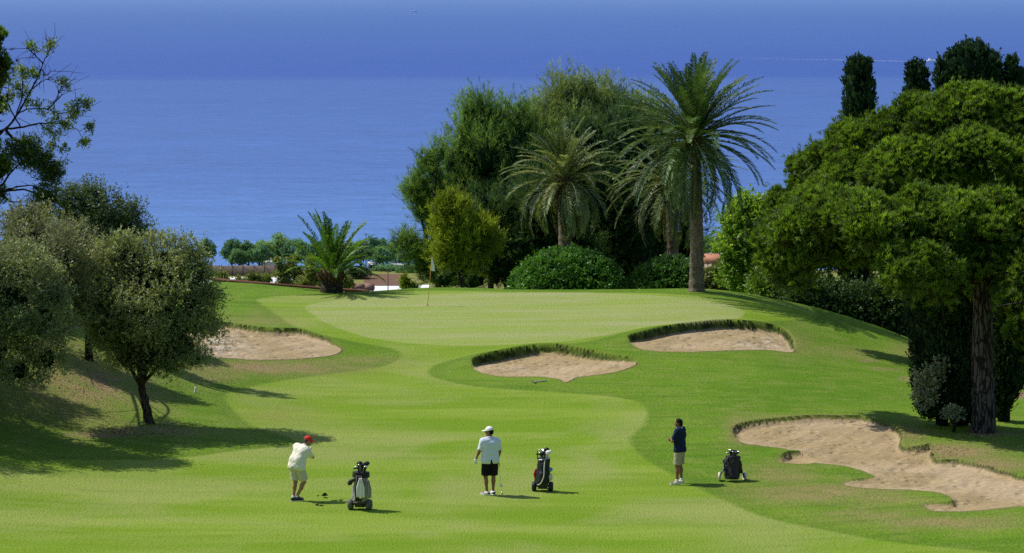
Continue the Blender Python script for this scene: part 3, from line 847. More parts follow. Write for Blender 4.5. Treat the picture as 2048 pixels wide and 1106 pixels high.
needle_tree('pine_tree', 'small yellow-lit bushy pine in front of the dark pines',
  [(910,444,26,24),(899,422,18,14),(940,492,36,26),(962,468,20,12),(888,482,16,28),(925,525,46,22),(905,408,8,10),(884,448,10,14),(970,502,22,18),(936,455,14,12)],
  134, F_gold, 24, rooted(930,134), 520, 7, tw_len=.42, up=.9, out=.7, rnd=.35, ang=.55, spread=.2, trunk_r=.12, **kw)
needle_tree('pine_tree', 'deep green pine filling the shade under and behind the middle palm',
  [(1010,520,90,60),(940,555,60,34),(1070,480,80,90),(1000,470,60,60),(1110,540,110,50),(1050,560,90,34),(970,520,40,40)],
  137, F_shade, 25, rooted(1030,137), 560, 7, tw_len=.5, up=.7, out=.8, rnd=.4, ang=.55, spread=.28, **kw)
needle_tree('pine_tree', 'broad dark pine behind the two tall palms, mostly in shadow',
  [(1200,400,110,110),(1290,460,90,120),(1240,340,90,80),(1180,500,120,80),(1330,500,70,80),(1250,540,130,50),(1320,380,50,70),(1378,490,22,60)],
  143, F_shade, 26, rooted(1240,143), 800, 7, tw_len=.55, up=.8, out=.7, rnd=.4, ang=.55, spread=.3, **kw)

# --- palms
def frond_geo(rng, origin, azim, elev, L, droop, n_lf, lf_len, mb, rachis_w=.028, V_up=.35, tint=(.2,.9), lw=.045, twist=0.):
    m = 18
    t = np.linspace(0, 1, m)
    e = elev - droop*t**1.35
    ds = L/(m-1)
    hx = np.array([math.cos(azim), math.sin(azim), 0])
    D = np.cos(e)[:, None]*hx + np.sin(e)[:, None]*np.array([0, 0, 1.0])
    P = origin + np.concatenate([[np.zeros(3)], np.cumsum(D[:-1]*ds, 0)])
    side0 = np.array([-hx[1], hx[0], 0.0])
    P = P + side0*(twist*t**2)[:, None]*L
    mb.tube(P, np.linspace(rachis_w, .006, m), 4, tint=.95, cap=False)
    s = np.linspace(.12, 1.0, n_lf)
    i = np.clip((s*(m-1)).astype(int), 0, m-2); f = s*(m-1)-i
    Q = P[i]*(1-f)[:, None] + P[i+1]*f[:, None]; T = nrm(P[i+1]-P[i])
    prof = np.sin(np.pi*np.clip(s*.86+.10, 0, 1))**.6
    upv = np.cross(T, np.broadcast_to(side0, T.shape)); upv = upv*np.sign(upv[:, 2:3]+1e-6)
    base_t = rng.uniform(*tint)
    for sg in (-1, 1):
        ld = nrm(T*rng.uniform(.55, .95, (n_lf, 1)) + sg*side0*.8 + upv*V_up + rng.normal(size=T.shape)*.10 + np.array([0,0,-.12]))
        le = (lf_len*prof*rng.uniform(.85, 1.1, n_lf))[:, None]
        wv = nrm(np.cross(ld, upv + rng.normal(size=T.shape)*.3))*lw*.5
        sagv = np.array([0, 0, -1.0])*le*.10
        V = np.stack([Q, Q+ld*le*.45+wv, Q+ld*le+sagv, Q+ld*le*.45-wv], 1).reshape(-1, 3)
        tt = np.clip(base_t + rng.uniform(-.18, .18, n_lf) - (.0), .05, 1)
        mb.add(V, np.arange(len(V)).reshape(-1, 4), np.repeat(tt, 4))

def palm(label, base, top, r0, r1, n_fr, L, seed, fol, e_hi=88, e_lo=-45, droop=(.5,1.5), lf_len=.42, n_lf=54, stub=.5, group=None, lean=None, tint=(.15,.9), skirt=0, bias=.8, barkm=None):
    rng = np.random.default_rng(seed)
    base = np.asarray(base, float); top = np.asarray(top, float)
    t = empty('palm_tree', base, label, 'palm tree', group)
    n = 90
    s = np.linspace(0, 1, n)
    mid = (base+top)/2 + (np.asarray(lean) if lean is not None else 0)
    P = ((1-s)**2)[:, None]*(base-[0,0,.2]) + (2*s*(1-s))[:, None]*mid + (s**2)[:, None]*top
    rad = r0 + (r1-r0)*s + .03*np.abs(np.sin(s*np.linalg.norm(top-base)*9)) + .35*r0*np.exp(-s*14)
    mb = MB(); mb.tube(P, rad, 18)
    mb.build('trunk', barkm or M_bark_palm, t, base, True)
    sb = MB()
    nst = int(70*stub) + 24
    for k in range(nst):
        a = k*2.39996; z = k/nst
        o = top + np.array([math.cos(a), math.sin(a), 0])*r1*(.75+.35*math.sin(z*3.1)) + np.array([0, 0, (z-.75)*stub*1.6])
        d = nrm(np.array([math.cos(a), math.sin(a), .9+.8*z]))
        sb.tube([o, o+d*.14, o+d*.30], [.055, .045, .02], 5)
    sb.add(*tube(np.array([top+[0,0,-stub*1.3], top+[0,0,-stub*.5], top+[0,0,.15], top+[0,0,.45]]), [r1*.8, r1*1.1, r1*1.05, r1*.3], 14))
    sb.build('frond_base', M_stub, t, base)
    fb = MB()
    for k in range(n_fr):
        z = (k+.5)/n_fr
        el = R(e_lo + (e_hi-e_lo)*z**bias) + rng.normal()*.10
        a = k*2.39996 + rng.normal()*.15
        o = top + np.array([math.cos(a)*r1*.6*(1-z), math.sin(a)*r1*.6*(1-z), .25*z])
        dr = droop[1] + (droop[0]-droop[1])*z
        ll = L*rng.uniform(.82, 1.08)*(.88 + .12*math.sin(z*3.14))
        frond_geo(rng, o, a, el, ll, dr*rng.uniform(.8, 1.2), n_lf, lf_len*rng.uniform(.85, 1.1), fb, tint=tint, twist=rng.normal()*.05)
    for k in range(skirt):
        a = rng.uniform(0, 6.283)
        frond_geo(rng, top+np.array([math.cos(a), math.sin(a), -.6])*r1*.9, a, R(-60)+rng.normal()*.15, L*rng.uniform(.6,.85), .5, 40, lf_len*.6, fb, tint=(.6,1.0))
    fb.build('crown', fol, t, base)
    return t

PG = 'palms around the back of the green'
b = ground(1393, 584); Yp = b[1]+.3; b = np.array([at(1393,583,Yp)[0], Yp, gz(at(1393,583,Yp)[0], Yp)])
palm('tallest palm, with a long bare ringed trunk standing at the back edge of the green', b, at(1388,283,Yp), .27, .21, 122, 3.75, 31, F_palm, 89, -55, (.35,1.35), .40, 62, .45, PG, (.10,0,0), bias=.68)
Ym = 133.5; b = rooted(1130, Ym)
palm('middle palm with silvery drooping fronds rising out of the big clipped dome', b, at(1130,372,Ym), .30, .28, 88, 3.25, 32, F_palmdry, 87, -42, (.65,1.95), .40, 50, .95, PG, None, (.1,1.0), 5)
Yt = 136.5; b = rooted(1352, Yt)
palm('shaded palm partly hidden behind the trunk of the tallest palm', b, at(1342,372,Yt), .28, .26, 80, 3.6, 33, F_palmdry, 84, -50, (.6,1.75), .38, 48, .7, PG, None, (.05,.8), 5)
b = ground(663, 585); Yy = b[1]+.2; b = np.array([at(663,585,Yy)[0], Yy, gz(at(663,585,Yy)[0], Yy)])
palm('small stout young palm with bright green upright fronds beside the rusty rail', b, at(663,553,Yy), .46, .40, 36, 2.75, 34, F_young, 86, 18, (.25,1.05), .30, 60, .22, PG, None, (.15,.9), barkm=bark('young_palm_bark', (.012,.010,.008), (.085,.07,.05), 7, 9))

# --- clipped domes and shrubs behind the green
def dome(label, lobes, Y, fol, seed, n_cl, name='clipped_shrub', cat='shrub', lf=.10, corek=.88, up=.3, group=None, twl=.12, nt=6, nl=5, low=-.3, trunk=True, spread=.08, shell=(.9,1.0), tint0=(.1,1.0)):
    rng = np.random.default_rng(seed)
    C, Rr = L3(lobes, Y, .95)
    x, y = C[:, 0].mean(), C[:, 1].mean(); b = np.array([x, y, gz(x, y)-.05])
    t = empty(name, b, label, cat, group)
    P, N = lobe_points(C, Rr, n_cl, rng, shell, .02, low)
    mb = core(C, Rr, rng, corek, 24, 14)
    mb.add(*sprays(P, N, rng, nt, nl, spread, twl, lf, lf*.5, .8, up, .5, .8, 0, tint0))
    if trunk:
        tb = MB()
        e = C[np.argmin(np.abs(C[:, 0]-x))]
        tb.tube(spline(np.array([b+[0, 0, -.1], (b+e)/2+rng.normal(size=3)*.05, e]), 4), np.linspace(.06, .02, 9), 6)
        tb.build('stem', M_bark_dark, t, b, True)
    mb.build('crown', fol, t, b)
    return t
dome('big clipped dome of glossy green leaves under the middle palm', [(1135,588,113,90),(1060,586,42,50),(1210,588,40,48)], 131.0, F_hedge, 41, 1900)
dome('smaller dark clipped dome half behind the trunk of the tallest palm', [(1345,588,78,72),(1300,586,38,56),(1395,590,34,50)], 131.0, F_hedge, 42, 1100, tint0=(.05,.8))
bb = rooted(1510, 127)
broad_tree('leafy_shrub', 'tall loose broadleaved shrub with yellow-green leaves between the tallest palm and the pines', 
  [(1500,475,50,62),(1468,510,26,55),(1535,440,30,26),(1520,545,45,40),(1545,490,40,50),(1490,430,24,18),(1470,450,16,16),(1560,420,22,16),(1480,560,30,25),(1505,415,10,12)],
  127, F_shrub, 43, bb, 620, 9, 7, .16, .10, M_bark_dark, cat='shrub', corek=.62, spread=.2, twl=.4, up=.8, asp=.55)
dome('low brownish bush on the crest beside the tall loose shrub', [(1440,570,30,26),(1470,575,34,22),(1425,575,20,18)], 130, F_bushes, 44, 260, 'bush', 'bush', .13, .75, .6, twl=.25, spread=.15, shell=(.8,1.05), tint0=(.0,.6))
dome('dark leafy bush at the foot of the loose shrub on the crest', [(1545,575,40,36),(1585,590,34,34),(1560,560,30,30)], 124, F_shrub, 45, 420, 'bush', 'bush', .13, .75, .6, twl=.25, spread=.15, shell=(.8,1.05), tint0=(.05,.75))
dome('black-green undergrowth bush below the stone pines, right of the crest bushes', [(1640,615,60,44),(1700,630,60,60),(1620,590,50,40),(1770,645,60,80),(1830,640,50,80)], 121, F_under, 46, 900, 'bush', 'bush', .13, .8, .6, twl=.25, spread=.15, shell=(.8,1.05))
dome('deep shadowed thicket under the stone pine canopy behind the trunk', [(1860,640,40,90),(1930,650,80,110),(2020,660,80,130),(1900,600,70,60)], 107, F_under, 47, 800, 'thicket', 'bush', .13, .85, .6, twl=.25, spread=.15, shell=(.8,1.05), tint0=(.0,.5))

# --- stone pines on the right
def stone_pine(label, lobes, Y, seed, base, ctrl, n_cl, trunk_r, targets, group, fol=None, tuft=.20, spread=.16, corek=.80, low=-.6, tint0=(-.02,1.12), name='stone_pine', under=True):
    rng = np.random.default_rng(seed)
    C, Rr = L3(lobes, Y, .95)
    # break every bough into cushions
    c2, r2 = [], []
    for c, r in zip(C, Rr):
        k = max(6, int(10*r[0]*r[2]))
        d = unit(rng, k); d[:, 2] = np.abs(d[:, 2])*.95 - .25
        c2.append(c + d*r*.9); s = rng.uniform(.28, .52, (k, 1))*min(r[0], r[2]*1.5)
        r2.append(np.concatenate([s*1.05, s*1.05, s*.9], 1))
    C2 = np.concatenate([C] + c2); R2 = np.concatenate([Rr*.74] + r2)
    t = empty(name, base, label, 'tree', group)
    P, N = lobe_points(C2, R2, int(n_cl*2.4), rng, (.92, 1.05), .02, low)
    mb = core(C2, R2, rng, corek, 12, 8)
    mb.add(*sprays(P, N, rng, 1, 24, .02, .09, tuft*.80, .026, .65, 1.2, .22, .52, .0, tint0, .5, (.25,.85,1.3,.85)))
    # inner, hanging and side needles, shade under the tufts put into their tint
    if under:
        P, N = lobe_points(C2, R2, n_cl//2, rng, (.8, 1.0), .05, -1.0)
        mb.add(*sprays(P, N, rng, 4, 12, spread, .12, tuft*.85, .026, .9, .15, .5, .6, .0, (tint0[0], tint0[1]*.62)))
    tr = MB()
    T = spline(np.array([base-[0,0,.3]] + list(ctrl)), 10)
    tt = np.linspace(0, 1, len(T))
    rad = trunk_r*(1-.22*tt)*(1+.35*np.exp(-tt*16))
    tr.tube(T + rng.normal(size=T.shape)*.012, rad, 24)
    for g in targets:
        s = T[int(len(T)*rng.uniform(.78, .99))]
        m = s*.55+g*.45+np.array([0, 0, .25])+rng.normal(size=3)*.2
        Q = spline(np.array([s, m, g]), 8)
        tr.tube(Q + rng.normal(size=Q.shape)*.02, np.linspace(trunk_r*.42, .035, len(Q)), 8)
        for _ in range(4):
            i = rng.integers(5, len(Q)); e = Q[i] + rng.normal(size=3)*[.7,.7,.4] + [0,0,.3]
            tr.tube(spline(np.array([Q[i], (Q[i]+e)/2, e]), 3), np.linspace(.045, .012, 7), 5)
    tr.build('trunk', M_bark_pine, t, base, True)
    mb.build('crown', fol or F_stone, t, base)
    return t
SG = 'stone pines on the right'
b = ground(1968, 864); Ys_ = b[1]
stone_pine('stone pine with a thick furrowed trunk beside the fairway bunker, lowest and nearest canopy',
  [(1598,458,54,56,2.,1.6),(1660,442,66,60,1,1.8),(1742,448,70,60,0,2.),(1822,446,70,60,0,2.),(1902,452,72,64,1.,2.),(1982,452,66,64,1.,2.),(2050,475,60,70,1,2.),(1558,486,38,42,2.5,1.2),
   (1640,515,62,36,2,1.4),(1740,500,70,34,1.5,1.5),(1835,530,62,52,-2.,1.4),(1960,530,76,50,0,1.6),(1575,525,46,44,3,1.1),(1885,505,70,50,1,1.8),(1800,562,36,38,-2.2,.9),(2040,545,50,60,1.,1.3),(1580,552,36,36,4,1.3),(1870,575,50,34,-1.5,1.)],
  Ys_, 51, b, [at(1966,790,Ys_), at(1964,700,Ys_+.1), at(1966,610,Ys_+.2), at(1955,520,Ys_+.3)], 4800, .36,
  [at(1600,470,Ys_+2), at(1700,450,Ys_+1), at(1810,450,Ys_), at(1920,460,Ys_+1), at(2030,460,Ys_+1), at(1740,508,Ys_+1.5), at(1660,512,Ys_+2), at(1830,540,Ys_-2), at(1960,520,Ys_), at(1570,500,Ys_+2.5)], SG)
Yb = 106.0; b = rooted(1905, Yb)
stone_pine('stone pine behind, forming the high rounded top of the canopy against the sea',
  [(1690,305,58,58,2),(1640,355,46,54,3),(1775,285,72,64,1),(1856,248,72,58),(1940,238,74,60),(2025,250,70,66),(1830,345,84,68,-2),(1930,335,84,74,-2),(2025,350,72,78,-2),(1735,365,74,56,0),(1600,378,26,30,3),(1602,335,22,30,4),
   (1560,408,30,28,3),(2085,310,70,90),(1920,210,56,30),(1560,435,22,22,3),(1780,400,90,44,-1),(1900,405,100,44,-1),(2000,410,80,50,-1),(1665,405,62,46,1),(1592,440,50,48,2)],
  Yb, 52, b, [at(1880,560,Yb), at(1860,450,Yb), at(1850,380,Yb)], 4600, .34,
  [at(1690,320,Yb+2), at(1775,300,Yb+1), at(1890,260,Yb), at(2010,260,Yb), at(1720,370,Yb), at(1610,370,Yb+3), at(1960,340,Yb-2)], SG, tuft=.22)
Yr = 84.0; b = np.array([at(2130,860,Yr)[0], Yr, 0]); b[2] = gz(b[0], b[1])
stone_pine('pine at the right picture edge, only one bright bough pushing into view',
  [(2060,560,44,36),(2050,620,46,40),(2040,665,38,32),(2075,690,44,30),(2150,580,90,70),(2160,500,80,60)],
  Yr, 53, b, [at(2135,780,Yr), at(2138,700,Yr), at(2145,600,Yr)], 900, .22, [at(2060,580,Yr), at(2050,640,Yr), at(2150,560,Yr)], SG)
Ye = 100.0; b = np.array([at(-120,760,Ye)[0], Ye, 0]); b[2] = gz(b[0], b[1])
stone_pine('dark upright pine showing only a narrow strip of its crown at the top left edge',
  [(-30,90,42,60),(-30,150,50,60),(-45,220,50,50),(-60,60,44,34),(-60,330,60,60),(-150,160,110,110,0,3),(-170,300,110,80,-2,3),(-120,400,90,60,1,3),(-200,90,90,60),(-90,280,60,60,-3,2.5),(-240,240,120,70,3,3)],
  Ye, 54, b, [at(-110,500,Ye), at(-80,300,Ye), at(-55,120,Ye)], 2600, .22, [at(-40,110,Ye), at(-50,200,Ye)], SG)

# --- cypresses and ivy on the right
def cypress(label, lobes, Y, seed, u, n_cl, group='cypresses behind the stone pines', name='cypress_tree', lfl=.16, corek=.9):
    rng = np.random.default_rng(seed)
    C, Rr = L3(lobes, Y, 1.0)
    b = rooted(u, Y)
    t = empty(name, b, label, 'tree', group)
    P, N = lobe_points(C, Rr, n_cl, rng, (.88, 1.04), .03, -1)
    mb = core(C, Rr, rng, corek, 16, 12)
    mb.add(*sprays(P, N, rng, 5, 6, .07, .22, lfl, lfl*.42, .45, 1.2, .25, .5, .0, (.0,1.0)))
    tb = MB(); tb.tube([b-[0,0,.2], (b+C[0])/2, C[0]], [.2, .16, .06], 10)
    tb.build('trunk', M_bark_dark, t, b, True)
    mb.build('crown', F_cyp, t, b)
cypress('blunt-topped dark cypress, the tallest column left of the others', [(1718,190,27,60),(1717,148,20,26),(1712,132,9,10),(1727,134,9,10),(1718,260,30,80),(1718,380,34,120),(1718,500,34,90)], 124, 61, 1718, 900)
cypress('slim dark cypress in the gap between the blunt column and the wide one', [(1834,180,20,46),(1834,150,15,22),(1830,220,23,50),(1832,330,26,110),(1832,470,26,90)], 126, 62, 1833, 600)
cypress('wide round-headed dark conifer with several merged tops', [(1938,140,48,44),(1915,150,34,36),(1965,150,34,44),(1890,165,18,34),(1886,140,9,22),(1990,165,16,30),(1940,110,30,20),(1935,230,60,70),(1935,360,60,120),(1935,500,50,80)], 125, 63, 1938, 1300)
cypress('pointed pair of dark cypress tips at the far right of the row', [(2024,160,14,32),(2024,134,6,14),(2038,172,11,24),(2040,155,4,10),(2030,230,24,60),(2030,360,26,120),(2030,490,24,80)], 125, 64, 2028, 560)
cypress('ivy-dark columnar cypress hugging the left side of the thick pine trunk', [(1868,640,30,80),(1850,590,22,50),(1890,600,40,70),(1895,720,46,100),(1925,800,34,54),(1880,780,30,50),(1920,700,30,110),(1852,720,24,90),(1860,800,22,40)], Ys_+1.3, 65, 1890, 1700, 'dark conifers by the thick pine trunk', lfl=.10)
cypress('dark conifer right of the thick pine trunk, deep in shade', [(2015,700,34,110),(2000,780,26,60),(2030,640,34,90)], Ys_+3.0, 66, 2012, 700, 'dark conifers by the thick pine trunk', lfl=.10)
dome('silvery-leaved shrub spilling from the dark cypress column', [(1862,750,22,18),(1840,765,16,14),(1878,735,16,12),(1858,785,16,20),(1832,795,8,6),(1850,805,12,14)], Ys_+.2, F_silver, 48, 120, 'leafy_shrub', 'shrub', .09, .02, .5, twl=.16, spread=.08, nt=5, nl=4, low=-1, shell=(.2,1.05), trunk=False)
dome('tiny silvery shrub on the grass at the foot of the thick pine trunk', [(1905,828,16,12)], Ys_-.2, F_silver, 49, 70, 'leafy_shrub', 'shrub', .075, .4, .5, twl=.12, spread=.05, nt=5, nl=4, low=-.6, shell=(.3,1.05))
# ------------------------------------------------------------------ sculpted solids (distance field -> quads)
class Solid:
    def __init__(s): s.p = []
    def cap(s, a, b, ra, rb=None, k=.02, cut=None):
        s.p.append(('c', np.asarray(a, float), np.asarray(b, float), ra, ra if rb is None else rb, k, cut)); return s
    def ell(s, c, r, B=None, k=.015, cut=None):
        s.p.append(('e', np.asarray(c, float), np.asarray(r, float), np.eye(3) if B is None else np.asarray(B, float), k, cut)); return s
    def bounds(s):
        lo, hi = [], []
        for q in s.p:
            if q[0] == 'c':
                lo.append(np.minimum(q[1]-q[3], q[2]-q[4])); hi.append(np.maximum(q[1]+q[3], q[2]+q[4]))
            else:
                m = q[2].max(); lo.append(q[1]-m); hi.append(q[1]+m)
        return lo, hi
    def grow(s, vox=.01, cuts=(), wrinkle=0.0):
        lo, hi = s.bounds()
        L = np.min(lo, 0)-.04; Hh = np.max(hi, 0)+.04
        n = np.ceil((Hh-L)/vox).astype(int)+1
        ax = [L[i]+vox*np.arange(n[i]) for i in range(3)]
        F = np.full(tuple(n), .5)
        for q, l, h in zip(s.p, lo, hi):
            k = q[-2]
            i0 = np.clip(((l-k-.03-L)/vox).astype(int), 0, n-1); i1 = np.clip(((h+k+.03-L)/vox).astype(int)+2, 1, n)
            sl = tuple(slice(a, b) for a, b in zip(i0, i1))
            G = np.stack(np.meshgrid(*[ax[i][sl[i]] for i in range(3)], indexing='ij'), -1)
            if q[0] == 'c':
                a, b, ra, rb = q[1:5]; ab = b-a
                t = np.clip(((G-a) @ ab)/max((ab**2).sum(), 1e-9), 0, 1)
                d = np.sqrt(((G-(a+t[..., None]*ab))**2).sum(-1)) - (ra+(rb-ra)*t)
            else:
                r, B = q[2], q[3]
                x = (G-q[1]) @ B.T
                k0 = np.sqrt(((x/r)**2).sum(-1)); k1 = np.sqrt(((x/r**2)**2).sum(-1))
                d = k0*(k0-1)/np.maximum(k1, 1e-6)
            if q[-1] is not None:
                p0, nn = q[-1]; d = np.maximum(d, (G-np.asarray(p0)) @ np.asarray(nn))
            A = F[sl]
            if k > 1e-4:
                hh = np.clip(.5+.5*(A-d)/k, 0, 1); F[sl] = A*(1-hh)+d*hh - k*hh*(1-hh)
            else: F[sl] = np.minimum(A, d)
        if wrinkle or len(cuts):
            G = np.stack(np.meshgrid(*ax, indexing='ij'), -1)
            if wrinkle:
                x, y, z = G[..., 0], G[..., 1], G[..., 2]
                F = F + wrinkle*(np.sin(x*34+z*21+2*np.sin(y*17))*.6 + np.sin(z*47-x*23+y*31)*.4)
            for p0, nn in cuts: F = np.maximum(F, (G-np.asarray(p0)) @ np.asarray(nn))
        return nets(F, L, vox)

def nets(F, L, vox):
    ins = F < 0
    c = [ins[i:ins.shape[0]-1+i, j:ins.shape[1]-1+j, k:ins.shape[2]-1+k] for i in (0,1) for j in (0,1) for k in (0,1)]
    any_ = np.logical_or.reduce(c); all_ = np.logical_and.reduce(c)
    I = np.argwhere(any_ & ~all_)
    idx = np.full(any_.shape, -1); idx[tuple(I.T)] = np.arange(len(I))
    acc = np.zeros((len(I), 3)); cnt = np.zeros(len(I))
    corners = np.array([(i,j,k) for i in (0,1) for j in (0,1) for k in (0,1)])
    for a in range(8):
        for b in range(a+1, 8):
            if np.abs(corners[a]-corners[b]).sum() != 1: continue
            fa = F[tuple((I+corners[a]).T)]; fb = F[tuple((I+corners[b]).T)]
            m = (fa < 0) != (fb < 0)
            t = np.where(m, fa/np.where(m, fa-fb, 1), 0)[:, None]
            acc += np.where(m[:, None], corners[a]+(corners[b]-corners[a])*t, 0); cnt += m
    V = L + vox*(I + acc/np.maximum(cnt, 1)[:, None])
    quads = []
    for ax_ in range(3):
        o1, o2 = [(1,2),(2,0),(0,1)][ax_]
        e = [0,0,0]; e[ax_] = 1
        A = ins[:ins.shape[0]-e[0], :ins.shape[1]-e[1], :ins.shape[2]-e[2]]
        Bq = ins[e[0]:, e[1]:, e[2]:]
        E = np.argwhere(A != Bq)
        E = E[(E[:, o1] > 0) & (E[:, o2] > 0) & (E[:, o1] < F.shape[o1]-1) & (E[:, o2] < F.shape[o2]-1)]
        d1 = np.zeros(3, int); d1[o1] = 1; d2 = np.zeros(3, int); d2[o2] = 1
        q = np.stack([idx[tuple((E-d1-d2).T)], idx[tuple((E-d2).T)], idx[tuple(E.T)], idx[tuple((E-d1).T)]], -1)
        flip = ~A[tuple(E.T)]
        q[flip] = q[flip][:, ::-1]
        quads.append(q[(q >= 0).all(1)])
    return V, np.concatenate(quads)

def rotz(a): return np.array([[math.cos(a), -math.sin(a), 0], [math.sin(a), math.cos(a), 0], [0, 0, 1.0]])
def basis(f, u=(0,0,1)):
    """rows: right, forward, up"""
    f = nrm(np.asarray(f, float)); r = nrm(np.cross(f, u)); return np.stack([r, f, np.cross(r, f)])

# ------------------------------------------------------------------ materials for people and kit
M_skin = plain('sunburnt_skin', (.34,.165,.10), .55, .3, var=.12, scale=14)
M_skin2 = plain('tanned_skin', (.25,.115,.068), .55, .3, var=.12, scale=14)
M_ivory = plain('ivory_cotton', (.74,.70,.58), .9, .1, var=.05, scale=30, bump=.3)
M_white = plain('shaded_white_cotton', (.64,.68,.80), .9, .1, var=.04, scale=30, bump=.3)  # blue-grey tone: shade on the back of the white shirt put into the colour
M_navy = plain('navy_cotton', (.008,.018,.055), .9, .15, var=.2, scale=30, bump=.3)
M_teal = plain('teal_collar', (.02,.26,.20), .9, .1)
M_khaki = plain('khaki_cotton', (.55,.50,.38), .9, .1, var=.1, scale=25, bump=.3)
M_stone = plain('stone_cotton', (.36,.33,.22), .9, .1, var=.1, scale=25, bump=.3)
M_blackc = plain('black_cotton', (.010,.010,.011), .9, .15, var=.2, scale=25, bump=.3)
M_red = plain('red_cotton', (.62,.035,.03), .8, .15, var=.1)
M_whitecap = plain('white_cap_cotton', (.80,.80,.76), .85, .15, var=.04)
M_hair = plain('dark_hair', (.010,.008,.006), .8, .12, var=.3, scale=60, bump=.6)
M_hairg = plain('greying_hair', (.06,.05,.045), .6, .3, var=.3, scale=60, bump=.6)
M_shoew = plain('white_shoe_leather', (.74,.73,.68), .5, .4, var=.05)
M_shoeb = plain('black_shoe_leather', (.015,.014,.016), .4, .5, var=.2)
M_sock = plain('white_sock', (.80,.80,.80), .9, .1)
M_eye = plain('dark_eye', (.02,.015,.012), .3, .5)
M_steel = plain('brushed_steel', (.55,.56,.58), .28, .5, .9, var=.1)
M_grip = plain('black_rubber', (.012,.012,.012), .7, .3, var=.2)
M_nylon = plain('black_nylon', (.014,.014,.016), .6, .35, var=.35, scale=8, bump=.4)
M_grey = plain('light_grey_nylon', (.26,.255,.235), .7, .3, var=.15, scale=8, bump=.4)
M_darkg = plain('dark_grey_plastic', (.05,.05,.055), .5, .4, var=.2)
M_tyre = plain('grey_tyre', (.12,.115,.105), .8, .2, var=.2)
M_cream = plain('cream_plastic', (.62,.58,.46), .6, .3, var=.1)
M_towel = plain('white_towel', (.76,.74,.72), .95, .05, var=.08, scale=18, bump=.6)
M_towelg = plain('grey_towel', (.36,.35,.31), .95, .05, var=.15, scale=18, bump=.6)
M_blue = plain('blue_towel', (.12,.25,.50), .9, .1, var=.2)
M_redn = plain('red_nylon', (.45,.02,.02), .6, .3)
M_chrome = plain('silver_trim', (.62,.62,.62), .3, .5, .6)

def hand(S, wrist, d, pn, thumb, curl=.5, sc=1.0, k=.008):
    """palm and five bent fingers. d: direction of the hand, pn: towards which the fingers close, thumb: side of the thumb"""
    d = nrm(np.asarray(d, float)); pn = np.asarray(pn, float); pn = nrm(pn - d*np.dot(pn, d)); s = np.cross(d, pn)
    if np.dot(s, thumb) < 0: s = -s
    w = np.asarray(wrist, float)
    pc = w + d*.048*sc
    S.cap(w, w+d*.04, .026*sc, .026*sc, .02)
    for q in (-.022, 0, .022): S.cap(w+d*.02+s*q*.8, w+d*.088*sc+s*q, .0155*sc, .0145*sc, .014)
    L = [.072, .080, .074, .058]
    for i, q in enumerate((.030, .010, -.010, -.029)):
        a = w + d*.088*sc + s*q*sc
        c1 = curl*1.1 + .06*i; c2 = c1 + curl*1.5
        d1 = d*math.cos(c1)+pn*math.sin(c1); d2 = d*math.cos(c2)+pn*math.sin(c2)
        b = a + d1*L[i]*.55*sc; e = b + d2*L[i]*.5*sc
        S.cap(a, b, .0105*sc, .0095*sc, .004); S.cap(b, e, .0095*sc, .008*sc, .004)
    a = w + d*.030*sc + s*.026*sc
    b = a + nrm(d*.6+s*.75+pn*.35)*.042*sc; e = b + nrm(d*.85+s*.1+pn*(.3+curl*.5))*.034*sc
    S.cap(a, b, .013*sc, .011*sc, .008); S.cap(b, e, .011*sc, .0085*sc, .004)

def head(S, hc, f, u=(0,0,1)):
    B = basis(f, u); r_, f_, u_ = B
    P = lambda x, y, z: hc + r_*x + f_*y + u_*z
    S.ell(P(0, -.012, .03), (.078, .097, .092), B, .03)
    S.ell(P(0, .018, -.035), (.060, .074, .083), B, .03)
    S.ell(P(0, .060, -.085), (.030, .030, .026), B, .02)
    S.cap(P(0, .092, .012), P(0, .112, -.030), .009, .014, .012)      # nose
    S.cap(P(-.020, .086, -.062), P(.020, .086, -.062), .009, .009, .008)  # lips
    S.cap(P(-.030, .086, .030), P(.030, .086, .030), .011, .011, .010)   # brow
    for sx in (-1, 1):
        S.ell(P(sx*.078, -.010, -.005), (.010, .022, .034), B, .008)
        S.ell(P(sx*.045, .060, -.025), (.022, .022, .022), B, .02)
    return B, P

